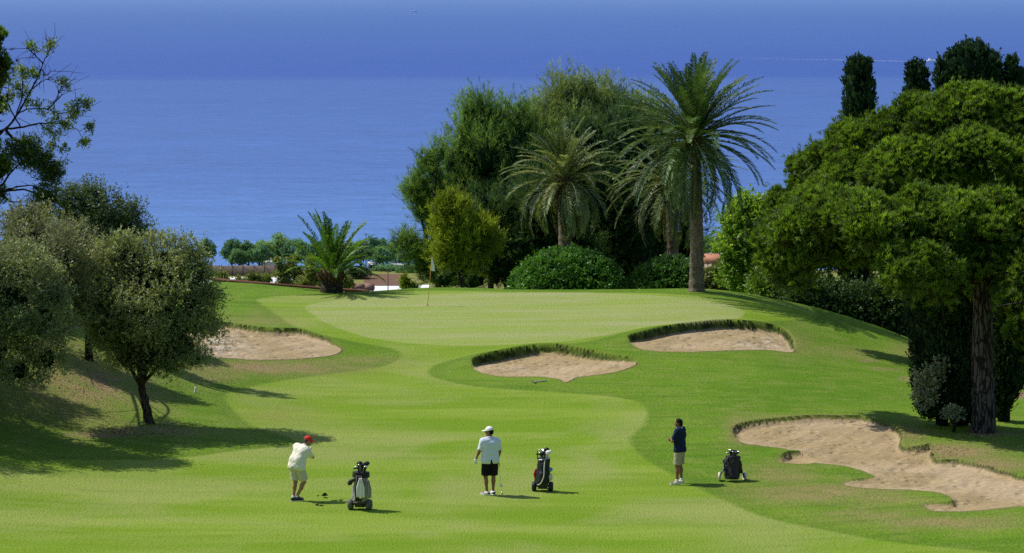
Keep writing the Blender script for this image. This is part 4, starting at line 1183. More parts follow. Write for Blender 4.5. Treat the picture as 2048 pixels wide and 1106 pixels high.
def golfer(name, label, cat, base, heading, J, spec):
    """J: joints in the person's own frame (x right, y forward, z up)"""
    base = np.asarray(base, float)
    t = empty(name, base, label, cat)
    Rm = rotz(heading)
    J = {k: Rm @ np.asarray(v, float) for k, v in J.items()}
    D = {k: nrm(Rm @ np.asarray(v, float)) for k, v in spec['dirs'].items()}
    bulk = spec.get('bulk', 0.0)
    up = spec.get('up', np.array([0, 0, 1.0]))
    def torso(S, o, arms=None, hips=True):
        sl, sr = J['shl'], J['shr']; c = (sl+sr)/2
        i_l, i_r = c+(sl-c)*.62, c+(sr-c)*.62
        S.cap(sl, sr, .062+o, .062+o, .05)
        ch = J['chest']; w = J['waist']; wd = nrm(sr-sl); wd2 = nrm(J['hipr']-J['hipl'])
        a, b = ch-wd*.075, ch+wd*.075
        S.cap(a, b, .118+o+bulk*.5, .118+o+bulk*.5, .06)
        wl, wr = w-nrm(wd+wd2)*.06, w+nrm(wd+wd2)*.06
        S.cap(wl, wr, .108+o+bulk, .108+o+bulk, .06)
        S.cap(i_l, a, .085+o, .10+o, .06); S.cap(i_r, b, .085+o, .10+o, .06)
        S.cap(a, wl, .105+o+bulk*.5, .10+o+bulk, .06); S.cap(b, wr, .105+o+bulk*.5, .10+o+bulk, .06)
        S.cap(c, J['neck'], .07+o*.5, .062+o*.3, .04)
        if bulk > 0.01: S.ell(w + D['fwd']*(.05+bulk)+np.array([0,0,-.02]), (.13+o, .12+o, .14+o), None, .06)
        hl, hr = J['hipl'], J['hipr']
        if hips:
            S.cap(hl+wd2*.0, hr, .108+o+bulk*.6, .108+o+bulk*.6, .05)
            S.cap(wl, hl, .10+o+bulk, .10+o+bulk*.5, .05); S.cap(wr, hr, .10+o+bulk, .10+o+bulk*.5, .05)
            S.ell((hl+hr)/2 - D['fwd']*.05, (.15+o, .11+o, .11+o), Rm.T, .05)
    # body
    S = Solid()
    torso(S, 0.0)
    for s in 'lr':
        S.cap(J['sh'+s], J['el'+s], .052, .040, .03); S.cap(J['el'+s], J['wr'+s], .041, .026, .02)
        fa = J['el'+s]*.72 + J['wr'+s]*.28; S.ell(fa, (.044, .044, .044), None, .03)
        S.cap(J['hip'+s], J['kn'+s], .088+bulk*.2, .056, .03); S.cap(J['kn'+s], J['an'+s], .052, .036, .02)
        cal = J['kn'+s]*.70 + J['an'+s]*.30 - D['fwd']*.018
        S.ell(cal, (.054, .058, .10), None, .03)
        S.cap(J['an'+s]+np.array([0,0,.0]), J['to'+s]+np.array([0,0,.02]), .036, .03, .02)
        h = spec['hand'+s]
        hd = Rm @ np.asarray(h[0], float); hp = Rm @ np.asarray(h[1], float); ht = Rm @ np.asarray(h[2], float)
        hand(S, J['wr'+s], hd, hp, ht, h[3])
    S.cap(J['neck'], J['head']-np.array([0,0,.05]), .060, .056, .03)
    B, P = head(S, J['head'], D['face'], spec.get('headup', (0,0,1)))
    V, F = S.grow(.009)
    body = mesh('body', V, F, spec['skin'], t, None, None, True)
    eb = MB()
    for sx in (-1, 1):
        q = Solid(); q.ell(P(sx*.031, .083, .008), (.013, .008, .008), B, 0)
        V, F = q.grow(.004); mesh('eye', V, F, M_eye, body, None, None, True)
    # shirt
    S = Solid(); torso(S, .022, hips=True)
    hem = J['waist']*.25 + (J['hipl']+J['hipr'])/2*.75 - np.array([0,0,spec.get('hem', .05)])
    for s in 'lr':
        a, b = J['sh'+s], J['el'+s]; e = a+(b-a)*spec.get('sleeve', .85)
        S.cap(a, e+(b-a)*.1, .074, .072, .035, (e, nrm(b-a)))
    dn = nrm((J['hipl']+J['hipr'])/2 - J['chest'])
    cuts = [(hem, nrm(dn*.7+np.array([0,0,-.3])))]
    nk = J['neck'] + np.array([0,0,.02])
    cuts.append((nk + nrm(J['neck']-J['chest'])*.012, nrm(J['neck']-J['chest'])))
    V, F = S.grow(.010, cuts, .0045)
    sh = mesh('shirt', V, F, spec['shirt'], t, None, None, True)
    q = Solid(); nd = nrm(J['head']-J['neck'])
    for a in np.arange(14)*2*np.pi/14:
        e1, e2 = basis(D['fwd'])[0], basis(D['fwd'])[1]
        a2 = a + 2*np.pi/14
        r0 = .074
        q.cap(J['neck']+(e1*math.cos(a)+e2*math.sin(a))*r0+nd*.012, J['neck']+(e1*math.cos(a2)+e2*math.sin(a2))*r0+nd*.012, .017, .017, .01)
    V, F = q.grow(.008); mesh('collar', V, F, spec['collar'], sh, None, None, True)
    # shorts
    S = Solid(); hl, hr = J['hipl'], J['hipr']
    S.cap(hl, hr, .126+bulk*.6, .126+bulk*.6, .05); S.ell((hl+hr)/2-D['fwd']*.05, (.168, .128, .125), Rm.T, .05)
    S.cap((hl+hr)/2, J['waist'], .135+bulk*.8, .125+bulk*.9, .05)
    lf = spec.get('short', .80)
    for s in 'lr':
        a, b = J['hip'+s], J['kn'+s]; e = a+(b-a)*lf
        S.cap(a, e+(b-a)*.12, .116+bulk*.3, .112+bulk*.15, .02, (e, nrm(b-a)))
    V, F = S.grow(.010, [((hl+hr)/2+np.array([0,0,.12]), np.array([0,0,1.0]))], .004)
    mesh('shorts', V, F, spec['shorts'], t, None, None, True)
    # socks and shoes
    for s in 'lr':
        an, to = J['an'+s], J['to'+s]; fd = nrm((to-an)*[1,1,0])
        z0 = min(an[2], .09) - .09 if s not in spec.get('lifted', '') else an[2]-.09
        q = Solid(); q.cap(an+np.array([0,0,spec.get('sockh', .05)]), an+np.array([0,0,-.03]), .045, .048, .01, (an+np.array([0,0,spec.get('sockh', .05)]), (0,0,1)))
        V, F = q.grow(.008); mesh('sock', V, F, M_sock, t, None, None, True)
        q = Solid(); h0 = np.array([an[0], an[1], an[2]-.045])-fd*.045
        q.cap(h0, an+np.array([0,0,-.045])+fd*.03, .046, .050, .03); q.cap(an+np.array([0,0,-.045])+fd*.03, to, .048, .036, .03)
        q.cap(an+np.array([0,0,-.02])-fd*.02, an+np.array([0,0,-.02])+fd*.02, .050, .050, .03, (an+np.array([0,0,.0]), (0,0,1)))
        sole = min(an[2]-.09, to[2]-.036)
        V, F = q.grow(.008, [] if s in spec.get('lifted', '') else [((0,0,.012), (0,0,-1.0))])
        shoe = mesh('shoe', V, F, spec['shoe'], t, None, None, True)
        q = Solid(); c0 = h0*[1,1,0]+[0,0,.012]; c1 = to*[1,1,0]+[0,0,.012]
        if s in spec.get('lifted', ''): c0 = h0-[0,0,.038]; c1 = to-[0,0,.030]
        q.cap(c0, c1, .050, .042, .01, (c0+[0,0,.006], (0,0,1)))
        V, F = q.grow(.008, [((0,0,.001), (0,0,-1.0))]); mesh('sole', V, F, spec.get('sole', M_shoew), shoe, None, None, True)
        if spec.get('saddle'):
            q = Solid(); m = an*.45+to*.55+np.array([0,0,.0]); q.ell(an+fd*.05+[0,0,-.03], (.056,.056,.040), None, .01)
            q.ell(h0+[0,0,.01], (.052,.052,.040), None, .0)
            V, F = q.grow(.008); mesh('saddle_patch', V, F, M_shoeb, shoe, None, None, True)
    # hair and cap
    q = Solid()
    q.ell(P(0, -.018, .034), (.087, .102, .096), B, .02, (P(0, .0, .0), nrm(B[1]*.72-B[2]*.70)))
    if spec.get('nape', 1): q.ell(P(0, -.055, -.02), (.078, .062, .070), B, .03)
    rough = .004 if not spec.get('cap') else .001
    V, F = q.grow(.008, [], rough); mesh('hair', V, F, spec['hair'], t, None, None, True)
    if spec.get('cap'):
        q = Solid(); q.ell(P(0, -.010, .034), (.096, .115, .108), B, .0, (P(0, 0, .030), -nrm(B[2]+B[1]*.18)))
        V, F = q.grow(.008); cp = mesh('cap', V, F, spec['cap'], t, None, None, True)
        q = Solid(); q.ell(P(0, .115, .030), (.080, .095, .014), basis(nrm(B[1]-B[2]*.18), B[2]), .0, (P(0, .06, 0), -B[1]))
        V, F = q.grow(.007); mesh('brim', V, F, spec['cap'], cp, None, None, True)
    # glove
    if spec.get('glove'):
        s = spec['glove']; h = spec['hand'+s]
        q = Solid(); hand(q, J['wr'+s], Rm @ np.asarray(h[0], float), Rm @ np.asarray(h[1], float), Rm @ np.asarray(h[2], float), h[3], 1.12)
        V, F = q.grow(.008); mesh('glove', V, F, M_white, t, None, None, True)
    return t, J, P

def stand(u, v):
    g = ground(u, v); g[2] = gzf(g[0], g[1]); return g

# --- golfer in red cap, just after the strike
b1 = stand(594, 1002)
J1 = dict(hipl=(-.10,.02,.93), hipr=(.10,-.02,.93), waist=(.015,.02,1.07), chest=(.07,.13,1.27), shl=(-.13,.23,1.40), shr=(.24,.10,1.34), neck=(.11,.25,1.44), head=(.155,.345,1.545),
  ell=(-.06,.42,1.24), wrl=(.13,.50,1.12), elr=(.27,.33,1.14), wrr=(.17,.50,1.10),
  knl=(-.07,.06,.50), anl=(-.10,-.02,.09), tol=(-.085,.12,.038), knr=(.16,.10,.50), anr=(-.02,.02,.10), tor=(.10,.12,.038))
sp1 = dict(dirs=dict(fwd=(0,1,0), face=(.80,.52,-.28)), bulk=.035, skin=M_skin, shirt=M_ivory, collar=M_teal, shorts=M_khaki, shoe=M_shoeb, hair=M_hairg, cap=M_red, short=.88, hem=.15, sleeve=.9,
  handl=((.35,.6,-.3),(.5,-.5,.3),(.3,.2,1), .95), handr=((.1,.7,-.2),(-.7,-.2,.2),(0,.2,1), .95))
g1, J1w, _ = golfer('person', 'man in red cap and long ivory shirt, leaning over after striking the ball', 'person', b1, R(-24), J1, sp1)

# --- golfer in white, back turned
b2 = stand(980, 990)
J2 = dict(hipl=(-.10,0,.95), hipr=(.10,0,.95), waist=(0,.01,1.12), chest=(0,.0,1.34), shl=(-.20,-.01,1.445), shr=(.20,-.01,1.43), neck=(0,.01,1.54), head=(-.01,.045,1.69),
  ell=(-.285,-.02,1.20), wrl=(-.355,.06,.985), elr=(.265,-.01,1.19), wrr=(.255,.10,.95),
  knl=(-.115,.02,.50), anl=(-.085,-.01,.09), tol=(-.20,.10,.038), knr=(.10,.02,.50), anr=(.09,.03,.09), tor=(.06,.18,.038))
sp2 = dict(dirs=dict(fwd=(0,1,0), face=(-.86,.48,-.04)), bulk=.03, skin=M_skin2, shirt=M_white, collar=M_white, shorts=M_blackc, shoe=M_shoew, saddle=True, hair=M_hair, cap=M_whitecap, short=.93, hem=.14, sleeve=.95, glove='l', sockh=.02,
  handl=((-.15,.2,-1),(.6,.6,.1),(.2,1,0), .35), handr=((.08,.35,-1),(-.7,.5,.2),(0,1,.2), .95))
g2, J2w, _ = golfer('person', 'man in white cap, white polo shirt and black shorts standing with his back turned', 'person', b2, R(14), J2, sp2)

# --- golfer in navy, arms folded
b3 = stand(1359, 968)
J3 = dict(hipl=(-.095,0,.94), hipr=(.095,0,.94), waist=(0,.0,1.11), chest=(0,.0,1.32), shl=(-.20,-.005,1.46), shr=(.20,-.005,1.46), neck=(0,.01,1.52), head=(0,.04,1.655),
  ell=(-.25,.12,1.20), wrl=(.02,.24,1.23), elr=(.25,.12,1.20), wrr=(-.03,.265,1.19),
  knl=(-.12,.03,.49), anl=(-.15,.02,.09), tol=(-.19,.17,.038), knr=(.10,.02,.49), anr=(.12,-.02,.09), tor=(.14,.13,.038))
sp3 = dict(dirs=dict(fwd=(0,1,0), face=(-.25,.96,-.08)), bulk=0.0, skin=M_skin2, shirt=M_navy, collar=M_white, shorts=M_stone, shoe=M_cream, hair=M_hair, short=.88, hem=.09, sleeve=.85, sockh=.06,
  handl=((.9,.05,.1),(0,-.7,-.5),(.0,.2,1), .5), handr=((-.9,.05,.05),(0,-.7,.3),(0,.1,1), .45))
g3, J3w, _ = golfer('person', 'bareheaded man in navy shirt and khaki shorts standing with folded arms', 'person', b3, R(68), J3, sp3)

# --- clubs
def club(label, a, b, headdir, hw=M_steel):
    """a: grip end, b: head end"""
    a, b = np.asarray(a, float), np.asarray(b, float); d = nrm(b-a)
    t = empty('golf_club', b, label, 'golf club')
    m = MB(); m.tube([a+d*.20, b], [.0065, .005], 8); m.build('shaft', M_steel, t, b, True)
    m = MB(); m.tube([a-d*.04, a+d*.10, a+d*.26], [.0135, .0125, .010], 10); m.build('grip', M_grip, t, b, True)
    q = Solid(); hd = nrm(np.asarray(headdir, float))
    q.cap(b-d*.02, b, .010, .012, .01); q.cap(b, b+hd*.055, .014, .022, .01); q.cap(b+hd*.055, b+hd*.075-d*.02, .020, .016, .01)
    V, F = q.grow(.005); mesh('head', V, F, hw, t, b, None, True)
    return t
h1 = b1 + (J1w['wrr']+J1w['wrl'])/2 + np.array([.03,.06,-.02])
hd1 = at(621, 899, b1[1]+.62)
club('steel iron held up by the man in red cap, its head past his face', h1, hd1, (.3,.3,1))
h2 = b2 + J2w['wrr'] + np.array([.01,.03,-.07])
e2 = stand(1003, 987); e2[1] -= .05; e2[2] += .03
club('thin golf club hanging from the right hand of the man in black shorts', h2+np.array([-.01,.0,.10]), e2, (.2,-1,0))

def ball(label, p, r=.0214, name='golf_ball', cat='golf ball'):
    q = Solid(); q.ell((0,0,0), (r,r,r), None, 0); V, F = q.grow(r*.28)
    t = mesh(name, V, F, M_shoew, None, None, None, True); t.location = tuple(p)
    return tag(t, label, cat)
pb = at(1002, 971, b2[1]-.12); ball('white golf ball in the air beside the club of the man in black shorts', pb, .045)

# --- divot thrown up by the strike
M_turf = plain('torn_turf', (.035,.045,.012), .95, .05, var=.5, scale=25, bump=.8)
def divot(label, p, sc, seed):
    rng = np.random.default_rng(seed)
    q = Solid()
    for k in range(9): q.ell(rng.normal(size=3)*[.06,.05,.018]*sc, np.array([.035,.03,.018])*sc*rng.uniform(.7,1.3), None, .01)
    for k in range(8):
        a = rng.normal(size=3)*[.05,.04,.01]*sc; q.cap(a, a+nrm(rng.normal(size=3)+[0,0,.8])*.09*sc, .007*sc, .003*sc, .004)
    V, F = q.grow(.006*sc)
    t = mesh('divot', V, F, M_turf, None, None, None, True); t.location = tuple(p)
    return tag(t, label, 'divot', 'clods of turf thrown up by the strike')
Yd1 = b1[1]-.3
divot('largest clod of turf flying to the right of the man in the red cap', at(649, 990, Yd1), 1.0, 1)
divot('thin sliver of turf flying just under the largest flying clod', at(652, 996, Yd1), .45, 2)
divot('speck of turf low in the air just above the torn cut', at(645, 1004, Yd1), .3, 3)
gdv = stand(639, 1011); divot('dark torn cut of turf on the grass right of the red-capped man', gdv+[0,0,.012], .8, 4)

# ------------------------------------------------------------------ trolleys
def ring(c, axis_, r, w, n=28):
    """a tyre: closed tube round an axle"""
    axis_ = nrm(np.asarray(axis_, float)); A = nrm(np.cross(axis_, [0, .3, 1.0])); Bv = np.cross(axis_, A)
    th = np.arange(n+1)*2*np.pi/n
    P = np.asarray(c)+r*(np.cos(th)[:, None]*A+np.sin(th)[:, None]*Bv)
    mm = 8; ph = np.arange(mm)*2*np.pi/mm; V = []
    for i in range(n):
        rad = nrm(P[i]-c)
        V.append(P[i] + np.cos(ph)[:, None]*rad*min(w*.5, .03) + np.sin(ph)[:, None]*axis_*w*.5)
    i, j = np.meshgrid(np.arange(n), np.arange(mm), indexing='ij')
    F = np.stack([i*mm+j, i*mm+(j+1) % mm, ((i+1) % n)*mm+(j+1) % mm, ((i+1) % n)*mm+j], -1).reshape(-1, 4)
    return np.concatenate(V), F

def wheel(t, c, ax, r, w, tyre, rim):
    V, F = ring(np.asarray(c, float), ax, r-.025, w); o = mesh('wheel', V, F, tyre, t, None, None, True)
    m = MB(); ax = nrm(np.asarray(ax, float)); c = np.asarray(c, float)
    m.tube([c-ax*w*.36, c-ax*w*.30, c+ax*w*.30, c+ax*w*.36], [r*.35, r*.80, r*.80, r*.35], 20); m.tube([c-ax*w*.5, c+ax*w*.5], .022, 10)
    m.build('rim', rim, o, None, True)
    return o

def bag_part(t, a, b, r0, r1, mat, depth=.85, fwd=(0,-1,0)):
    """golf bag from its foot a to its mouth b"""
    a, b = np.asarray(a, float), np.asarray(b, float); d = nrm(b-a); L = np.linalg.norm(b-a)
    S = Solid()
    f = np.asarray(fwd, float); f = nrm(f-d*np.dot(f, d)); s = np.cross(d, f)
    S.cap(a+d*.03-s*.02, b-d*.02-s*.02, r0, r1, .02, (b, d)); S.cap(a+d*.03+s*.02, b-d*.02+s*.02, r0, r1, .02, (b, d))
    S.cap(a+d*L*.12+f*r0*.7, a+d*L*.42+f*r0*.75, .085, .08, .03)
    S.cap(a+d*L*.55+f*r1*.7, a+d*L*.78+f*r1*.75, .06, .055, .03)
    S.cap(a+d*L*.15+s*r0*.8, a+d*L*.60+s*r0*.8, .07, .06, .03)
    S.cap(a+d*L*.15-s*r0*.8, a+d*L*.50-s*r0*.8, .07, .06, .03)
    V, F = S.grow(.012, [(a, -d)], .003)
    o = mesh('bag', V, F, mat, t, None, None, True)
    return o, d, f, s, L

def clubs_in(t, b, d, f, s, rng, n, covers, Lr=(.10, .26)):
    for k in range(n):
        a = k*2.4; o = b + (s*math.cos(a)+f*math.sin(a))*.08*rng.uniform(.4, 1.0)
        e = o + nrm(d + (s*math.cos(a)+f*math.sin(a))*.16)*rng.uniform(*Lr)
        if k < len(covers):
            q = Solid(); q.cap(o-d*.02, e, .030, .036, .02); q.ell(e+d*.03+s*.02, (.062,.052,.05), None, .03)
            V, F = q.grow(.010); mesh('headcover', V, F, covers[k], t, None, None, True)
        else:
            q = Solid(); q.cap(o-d*.1, e, .007, .007, .0); q.cap(e, e+nrm(s*math.cos(a)+f*math.sin(a)+d*.3)*.06, .013, .024, .01)
            V, F = q.grow(.006); mesh('club', V, F, M_steel, t, None, None, True)

def hang(t, name, a, w, h, mat, rng, nrm_=(0,-1,0), thick=.02, taper=1.0):
    """a towel hanging in folds from point a"""
    a = np.asarray(a, float); n_ = nrm(np.asarray(nrm_, float)); s = nrm(np.cross([0,0,1.0], n_))
    m, k = 14, 16; V = []
    for i in range(m):
        z = i/(m-1)
        for j in range(k):
            x = j/(k-1)-.5
            wi = w*(.35+.65*min(1, z*2.2))*taper
            V.append(a + s*x*wi + n_*(.02*math.sin(x*14+z*2)+.01*z) + np.array([0,0,-h*z-.02*math.cos(x*9)*z]))
    V = np.array(V); V = np.concatenate([V, V-n_*thick])
    i, j = np.meshgrid(np.arange(m-1), np.arange(k-1), indexing='ij'); q = i*k+j
    F1 = np.stack([q, q+1, q+1+k, q+k], -1).reshape(-1, 4); F2 = F1[:, ::-1]+m*k
    rim_ = []
    bd = list(range(k-1)) + [k-1+r*k for r in range(m-1)] + [(m-1)*k+c for c in range(k-1, 0, -1)] + [r*k for r in range(m-1, 0, -1)]
    for x, y in zip(bd, bd[1:]+bd[:1]): rim_.append([y, x, x+m*k, y+m*k])
    mesh(name, V, [F1, F2, np.array(rim_)], mat, t, None, None, True)

def trolley(label, u, v, heading, kind, seed):
    rng = np.random.default_rng(seed)
    g = stand(u, v)
    t = empty('golf_trolley', g, label, 'golf trolley', 'golf bags on trolleys', heading)
    t.scale = {1: (1.22, 1.1, 1.02), 2: (1.12, 1.1, .97), 3: (1.18, 1.15, .85)}[kind]
    if kind in (1, 2):
        wm, rm = (M_tyre, M_darkg) if kind == 1 else (M_nylon, M_darkg)
        for sx in (-1, 1): wheel(t, (sx*.20, 0, .13), (1,0,0), .135, .105 if kind == 1 else .10, wm if not (kind == 2 and sx < 0) else M_nylon, rm)
        wheel(t, (0, .42, .10), (1,0,0), .10, .06, wm, rm)
        m = MB(); m.tube([(-.20,0,.13),(.20,0,.13)], .018, 8); m.tube([(0,.42,.10),(0,.20,.20),(0,-.02,.26),(0,-.10,.70),(0,-.12,1.0)], .018, 8)
        m.tube([(-.15,0,.15),(0,.02,.30),(.15,0,.15)], .014, 8); m.box((0,-.03,.19), (.13,.10,.025)); m.box((0,.05,.13), (.10,.12,.06))
        m.build('frame', M_darkg, t, None, True)
        m = MB(); m.tube(spline([(0,-.12,.98),(0,-.20,1.08),(-.02,-.26,1.10),(-.09,-.27,1.09)] if kind == 1 else [(0,-.12,.98),(-.05,-.16,1.04),(-.14,-.18,1.06)], 5), .018, 8); m.build('handle', M_grip, t, None, True)
    if kind == 1:
        o, d, f, s, L = bag_part(t, (.0,-.02,.22), (.03,.0,.95), .135, .125, M_grey)
        m = MB()
        for q in (-.05, .0, .05): m.tube([np.array([q,-.19,.25]), np.array([q+.01,-.20,.55]), np.array([q+.02,-.17,.90])], [.022,.03,.022], 8)
        m.build('pocket', M_nylon, o, None, True)
        q = Solid(); b = np.array([.03,0,.95]); q.cap(b-d*.10-s*.04, b-s*.04, .145, .14, .02, (b+d*.02, d)); q.cap(b-d*.10+s*.04, b+s*.04, .145, .14, .02, (b+d*.02, d))
        V, F = q.grow(.012, [(b-d*.12, -d)]); mesh('bag_collar', V, F, M_nylon, o, None, None, True)
        q = Solid(); q.cap((-.17,-.10,.74), (-.20,-.10,.68), .05, .05, .02); q.cap((-.17,-.10,.74), (-.08,-.12,.80), .045, .04, .02); V, F = q.grow(.01); mesh('drinks_holder', V, F, M_nylon, t, None, None, True)
        clubs_in(t, b, d, f, s, rng, 9, [M_nylon, M_nylon, M_nylon], (.10,.22))
        hang(t, 'towel', (.06,-.26,.85), .17, .50, M_towel, rng); hang(t, 'towel', (.20,-.16,.78), .15, .46, M_towelg, rng)
    if kind == 2:
        o, d, f, s, L = bag_part(t, (-.02,-.02,.20), (.04,.0,.92), .14, .125, M_nylon)
        m = MB(); m.tube([(-.17,-.05,.36),(-.185,-.04,.48),(-.165,-.03,.62)], [.02,.03,.02], 8); m.build('pocket', M_redn, o, None, True)
        m = MB(); m.tube(spline([(.07,-.16,.88),(.06,-.21,.70),(.05,-.23,.45),(-.02,-.22,.26),(-.10,-.18,.20)], 6), .013, 8); m.build('strap', M_cream, o, None, True)
        m = MB(); P = np.array([.03,0,.9]); th = np.linspace(0, 2*np.pi, 25)
        m.tube(P + np.stack([.145*np.cos(th), .13*np.sin(th), .03*np.cos(th)], -1), .011, 6, cap=False); m.build('bag_collar', M_chrome, o, None, True)
        clubs_in(t, np.array([.04,0,.92]), d, f, s, rng, 10, [M_whitecap, M_nylon, M_nylon], (.10,.24))
        m = MB(); m.tube([(-.11,-.03,.85),(-.12,-.03,1.12)], .012, 6); m.build('umbrella', M_nylon, t, None, True)
        q = Solid(); q.ell((.20,-.08,.62), (.05,.05,.06), None, .0); V, F = q.grow(.01); mesh('ball_pouch', V, F, M_blue, t, None, None, True)
        q = Solid(); q.ell((.20,-.06,.40), (.05,.06,.10), None, .0); V, F = q.grow(.01); mesh('scorecard_holder', V, F, M_cream, t, None, None, True)
    if kind == 3:
        for sx in (-1, 1): wheel(t, (sx*.29, .02, .135), (1,.15*sx,0), .135, .055, M_cream, M_darkg)
        m = MB()
        for sx in (-1, 1): m.tube(spline([(sx*.27,.02,.135),(sx*.25,.02,.24),(sx*.17,.01,.34),(sx*.05,.0,.36)], 6), .016, 8)
        m.tube([(0,.0,.36),(0,.02,.08),(0,-.02,.05)], .018, 8); m.tube([(0,0,.36),(0,-.02,.80)], .016, 8); m.tube([(-.05,0,.36),(.05,0,.36)], .016, 8)
        m.build('frame', M_darkg, t, None, True)
        o, d, f, s, L = bag_part(t, (-.02,-.10,.07), (.02,-.02,.80), .14, .155, M_nylon)
        m = MB(); m.tube(spline([(-.10,-.12,.78),(-.20,-.20,.60),(-.19,-.22,.40),(-.10,-.22,.22)], 6), .02, 8); m.build('strap', M_nylon, o, None, True)
        clubs_in(t, np.array([.02,-.02,.80]), d, f, s, rng, 9, [M_nylon, M_nylon, M_nylon, M_darkg], (.06,.17))
        hang(t, 'towel', (-.17,-.12,.52), .12, .22, M_blue, rng)
        q = Solid(); q.cap((-.19,-.06,.60), (-.19,-.06,.68), .04, .04, .0); V, F = q.grow(.01); mesh('drinks_holder', V, F, M_darkg, t, None, None, True)
        rg = np.random.default_rng(3); m = MB()
        for k in range(26):
            p = np.array([.15, -.10, .35]) + rg.normal(size=3)*[.02,.05,.14]; m.tube([p, p+[.02+.03*rg.random(), -.01, -.10]], [.012, .004], 5)
        q = Solid(); q.cap((.15,-.08,.62),(.19,-.09,.30), .05, .05, .02); V, F = q.grow(.01, [], .006); mesh('side_pocket', V, F, M_nylon, o, None, None, True)
    return t
trolley('grey and black golf bag on a trolley with white and grey towels hanging from it', 720, 1019, R(-8), 1, 1)
trolley('black golf bag on a trolley with a white headcover and a cream strap', 1085, 982, R(-6), 2, 2)
trolley('black golf bag on a two-wheeled trolley with thin bent legs and pale wheels', 1464, 961, R(4), 3, 3)
# ------------------------------------------------------------------ flag, rake, marker, rail
gf = stand(855, 611)
t = empty('flagstick', gf, 'thin orange flagstick with a limp white flag standing on the putting green', 'golf flag')
M_orange = plain('orange_paint', (.55,.24,.05), .5, .4, var=.1); M_flag = plain('white_flag_cloth', (.78,.79,.80), .9, .1, var=.05)
top = at(864, 513, gf[1])
m = MB(); m.tube([gf-[0,0,.05], top], [.011, .009], 8); m.build('pole', M_orange, t, gf, True)
k, n_ = 8, 12; V = []
for i in range(n_):
    for j in range(k):
        z = i/(n_-1); x = j/(k-1)
        wd = .18*x*(.25+.9*z)
        V.append(top + (gf-top)*(.02+.27*z*(1-.10*x)) + np.array([wd*.8, -.03*math.sin(x*9+z*3)*x, -wd*.55*(1-z*.4)]))
i, j = np.meshgrid(np.arange(n_-1), np.arange(k-1), indexing='ij'); q = i*k+j
mesh('flag', np.array(V), np.stack([q, q+1, q+1+k, q+k], -1).reshape(-1, 4), M_flag, t, gf, None, True)
m = MB(); c = gf+[0,0,.004]; th = np.arange(20)*2*np.pi/20
m.add(np.stack([c[0]+.054*np.cos(th), c[1]+.054*np.sin(th), np.full(20, c[2]+.012)], -1), np.arange(20)[None])
tag(m.build('golf_hole', M_grip), 'dark golf hole at the foot of the orange flagstick', 'golf hole')

# rake lying in front of the middle bunker
ra, rb = stand(1068, 766), stand(1094, 763); ra[2] += .03; rb[2] += .025
t = empty('bunker_rake', ra, 'grey bunker rake lying on the grass in front of the middle bunker', 'rake')
m = MB(); m.tube([ra, rb], .018, 8); m.build('handle', M_towelg, t, ra, True)
m = MB(); dd = nrm(rb-ra); sd = np.array([.35,-1,0])/1.06
m.tube([ra-sd*.20, ra+sd*.20], .014, 6)
for q in np.linspace(-.19, .19, 9): m.tube([ra+sd*q, ra+sd*q+[0,0,-.04]], .008, 5)
m.build('rake_head', M_darkg, t, ra, True)

gm = stand(391, 785)
q = Solid(); q.cap((0,0,.0), (0,0,.13), .045, .035, .0); q.ell((0,0,.15), (.034,.034,.03), None, .01)
V, F = q.grow(.008, [((0,0,0), (0,0,-1.0))]); o = mesh('marker_post', V, F, M_shoew, None, None, None, True); o.location = tuple(gm)
tag(o, 'small white marker peg on the grass in the shade beside the oak', 'marker')

# rusty rail along the back of the green
M_rust = plain('rusty_rail', (.11,.045,.028), .85, .2, var=.45, scale=3, bump=.5)
pr = [(418,557.5),(470,562.5),(540,568.5),(600,573.5),(660,578),(740,583)]
Yf = [133.0, 131.5, 130.5, 130.5, 130.5, 130.5]
P = np.array([at(u, v, y) for (u, v), y in zip(pr, Yf)])
t = empty('guard_rail', P[0], 'low rusty rail running behind the green beside the young palm', 'rail')
S_ = spline(P, 8); m = MB(); m.tube(S_, .075, 4)
m.build('rail', M_rust, t, P[0])
for u in (438, 500, 566, 625, 690, 735):
    i = np.argmin(np.abs(proj(S_)[0]-u)); p = S_[i]; g0 = gz(p[0], p[1]+.08)-.2
    m = MB(); m.box(((p[0]), p[1]+.075, (g0+p[2])/2), (.05, .035, (p[2]-g0)/2)); m.build('post', M_rust, t, P[0])

# bushes on the slope just beyond the rail
def bush(label, lobes, Y, seed, n, fol=None, ck=.3, group='bushes beyond the rusty rail', nm='bush'):
    fol = fol or F_bushes
    rng = np.random.default_rng(seed); C, Rr = L3(lobes, Y, .9)
    Rr = Rr*.78
    x, y = C[:,0].mean(), Y; b = np.array([x, y, gz(x, y)-.1])
    t = empty(nm, b, label, 'bush', group)
    P_, N_ = lobe_points(C, Rr, n, rng, (.3, 1.05), .3, -1)
    mb = core(C, Rr, rng, ck, 10, 7) if ck else MB()
    mb.add(*sprays(P_, N_, rng, 5, 6, .06, .14, .10, .05, .6, .8, .6, .8, 0, (.05,1.0)))
    tb = MB()
    for k in range(min(3, len(C))):
        e = C[k*len(C)//max(1, min(3, len(C)))]; tb.tube(spline(np.array([b, (b*.6+e*.4)+[.0,0,.1], e]), 4), np.linspace(.06, .015, 9), 5)
    tb.build('stem', M_bark_dark, t, b, True); mb.build('crown', fol, t, b)
bush('small rounded bush standing alone at the left end of the rusty rail', [(445,558,10,18),(440,566,14,12)], 140, 1, 120)
bush('thin low sprig of a bush left of the white roof behind the rail', [(478,564,8,8),(490,566,6,7)], 141, 2, 40, ck=0)
bush('low pale bush in front of the white roof, midway along the rail', [(507,558,13,14),(525,562,12,10),(535,560,6,8),(515,568,20,10)], 140, 3, 150)
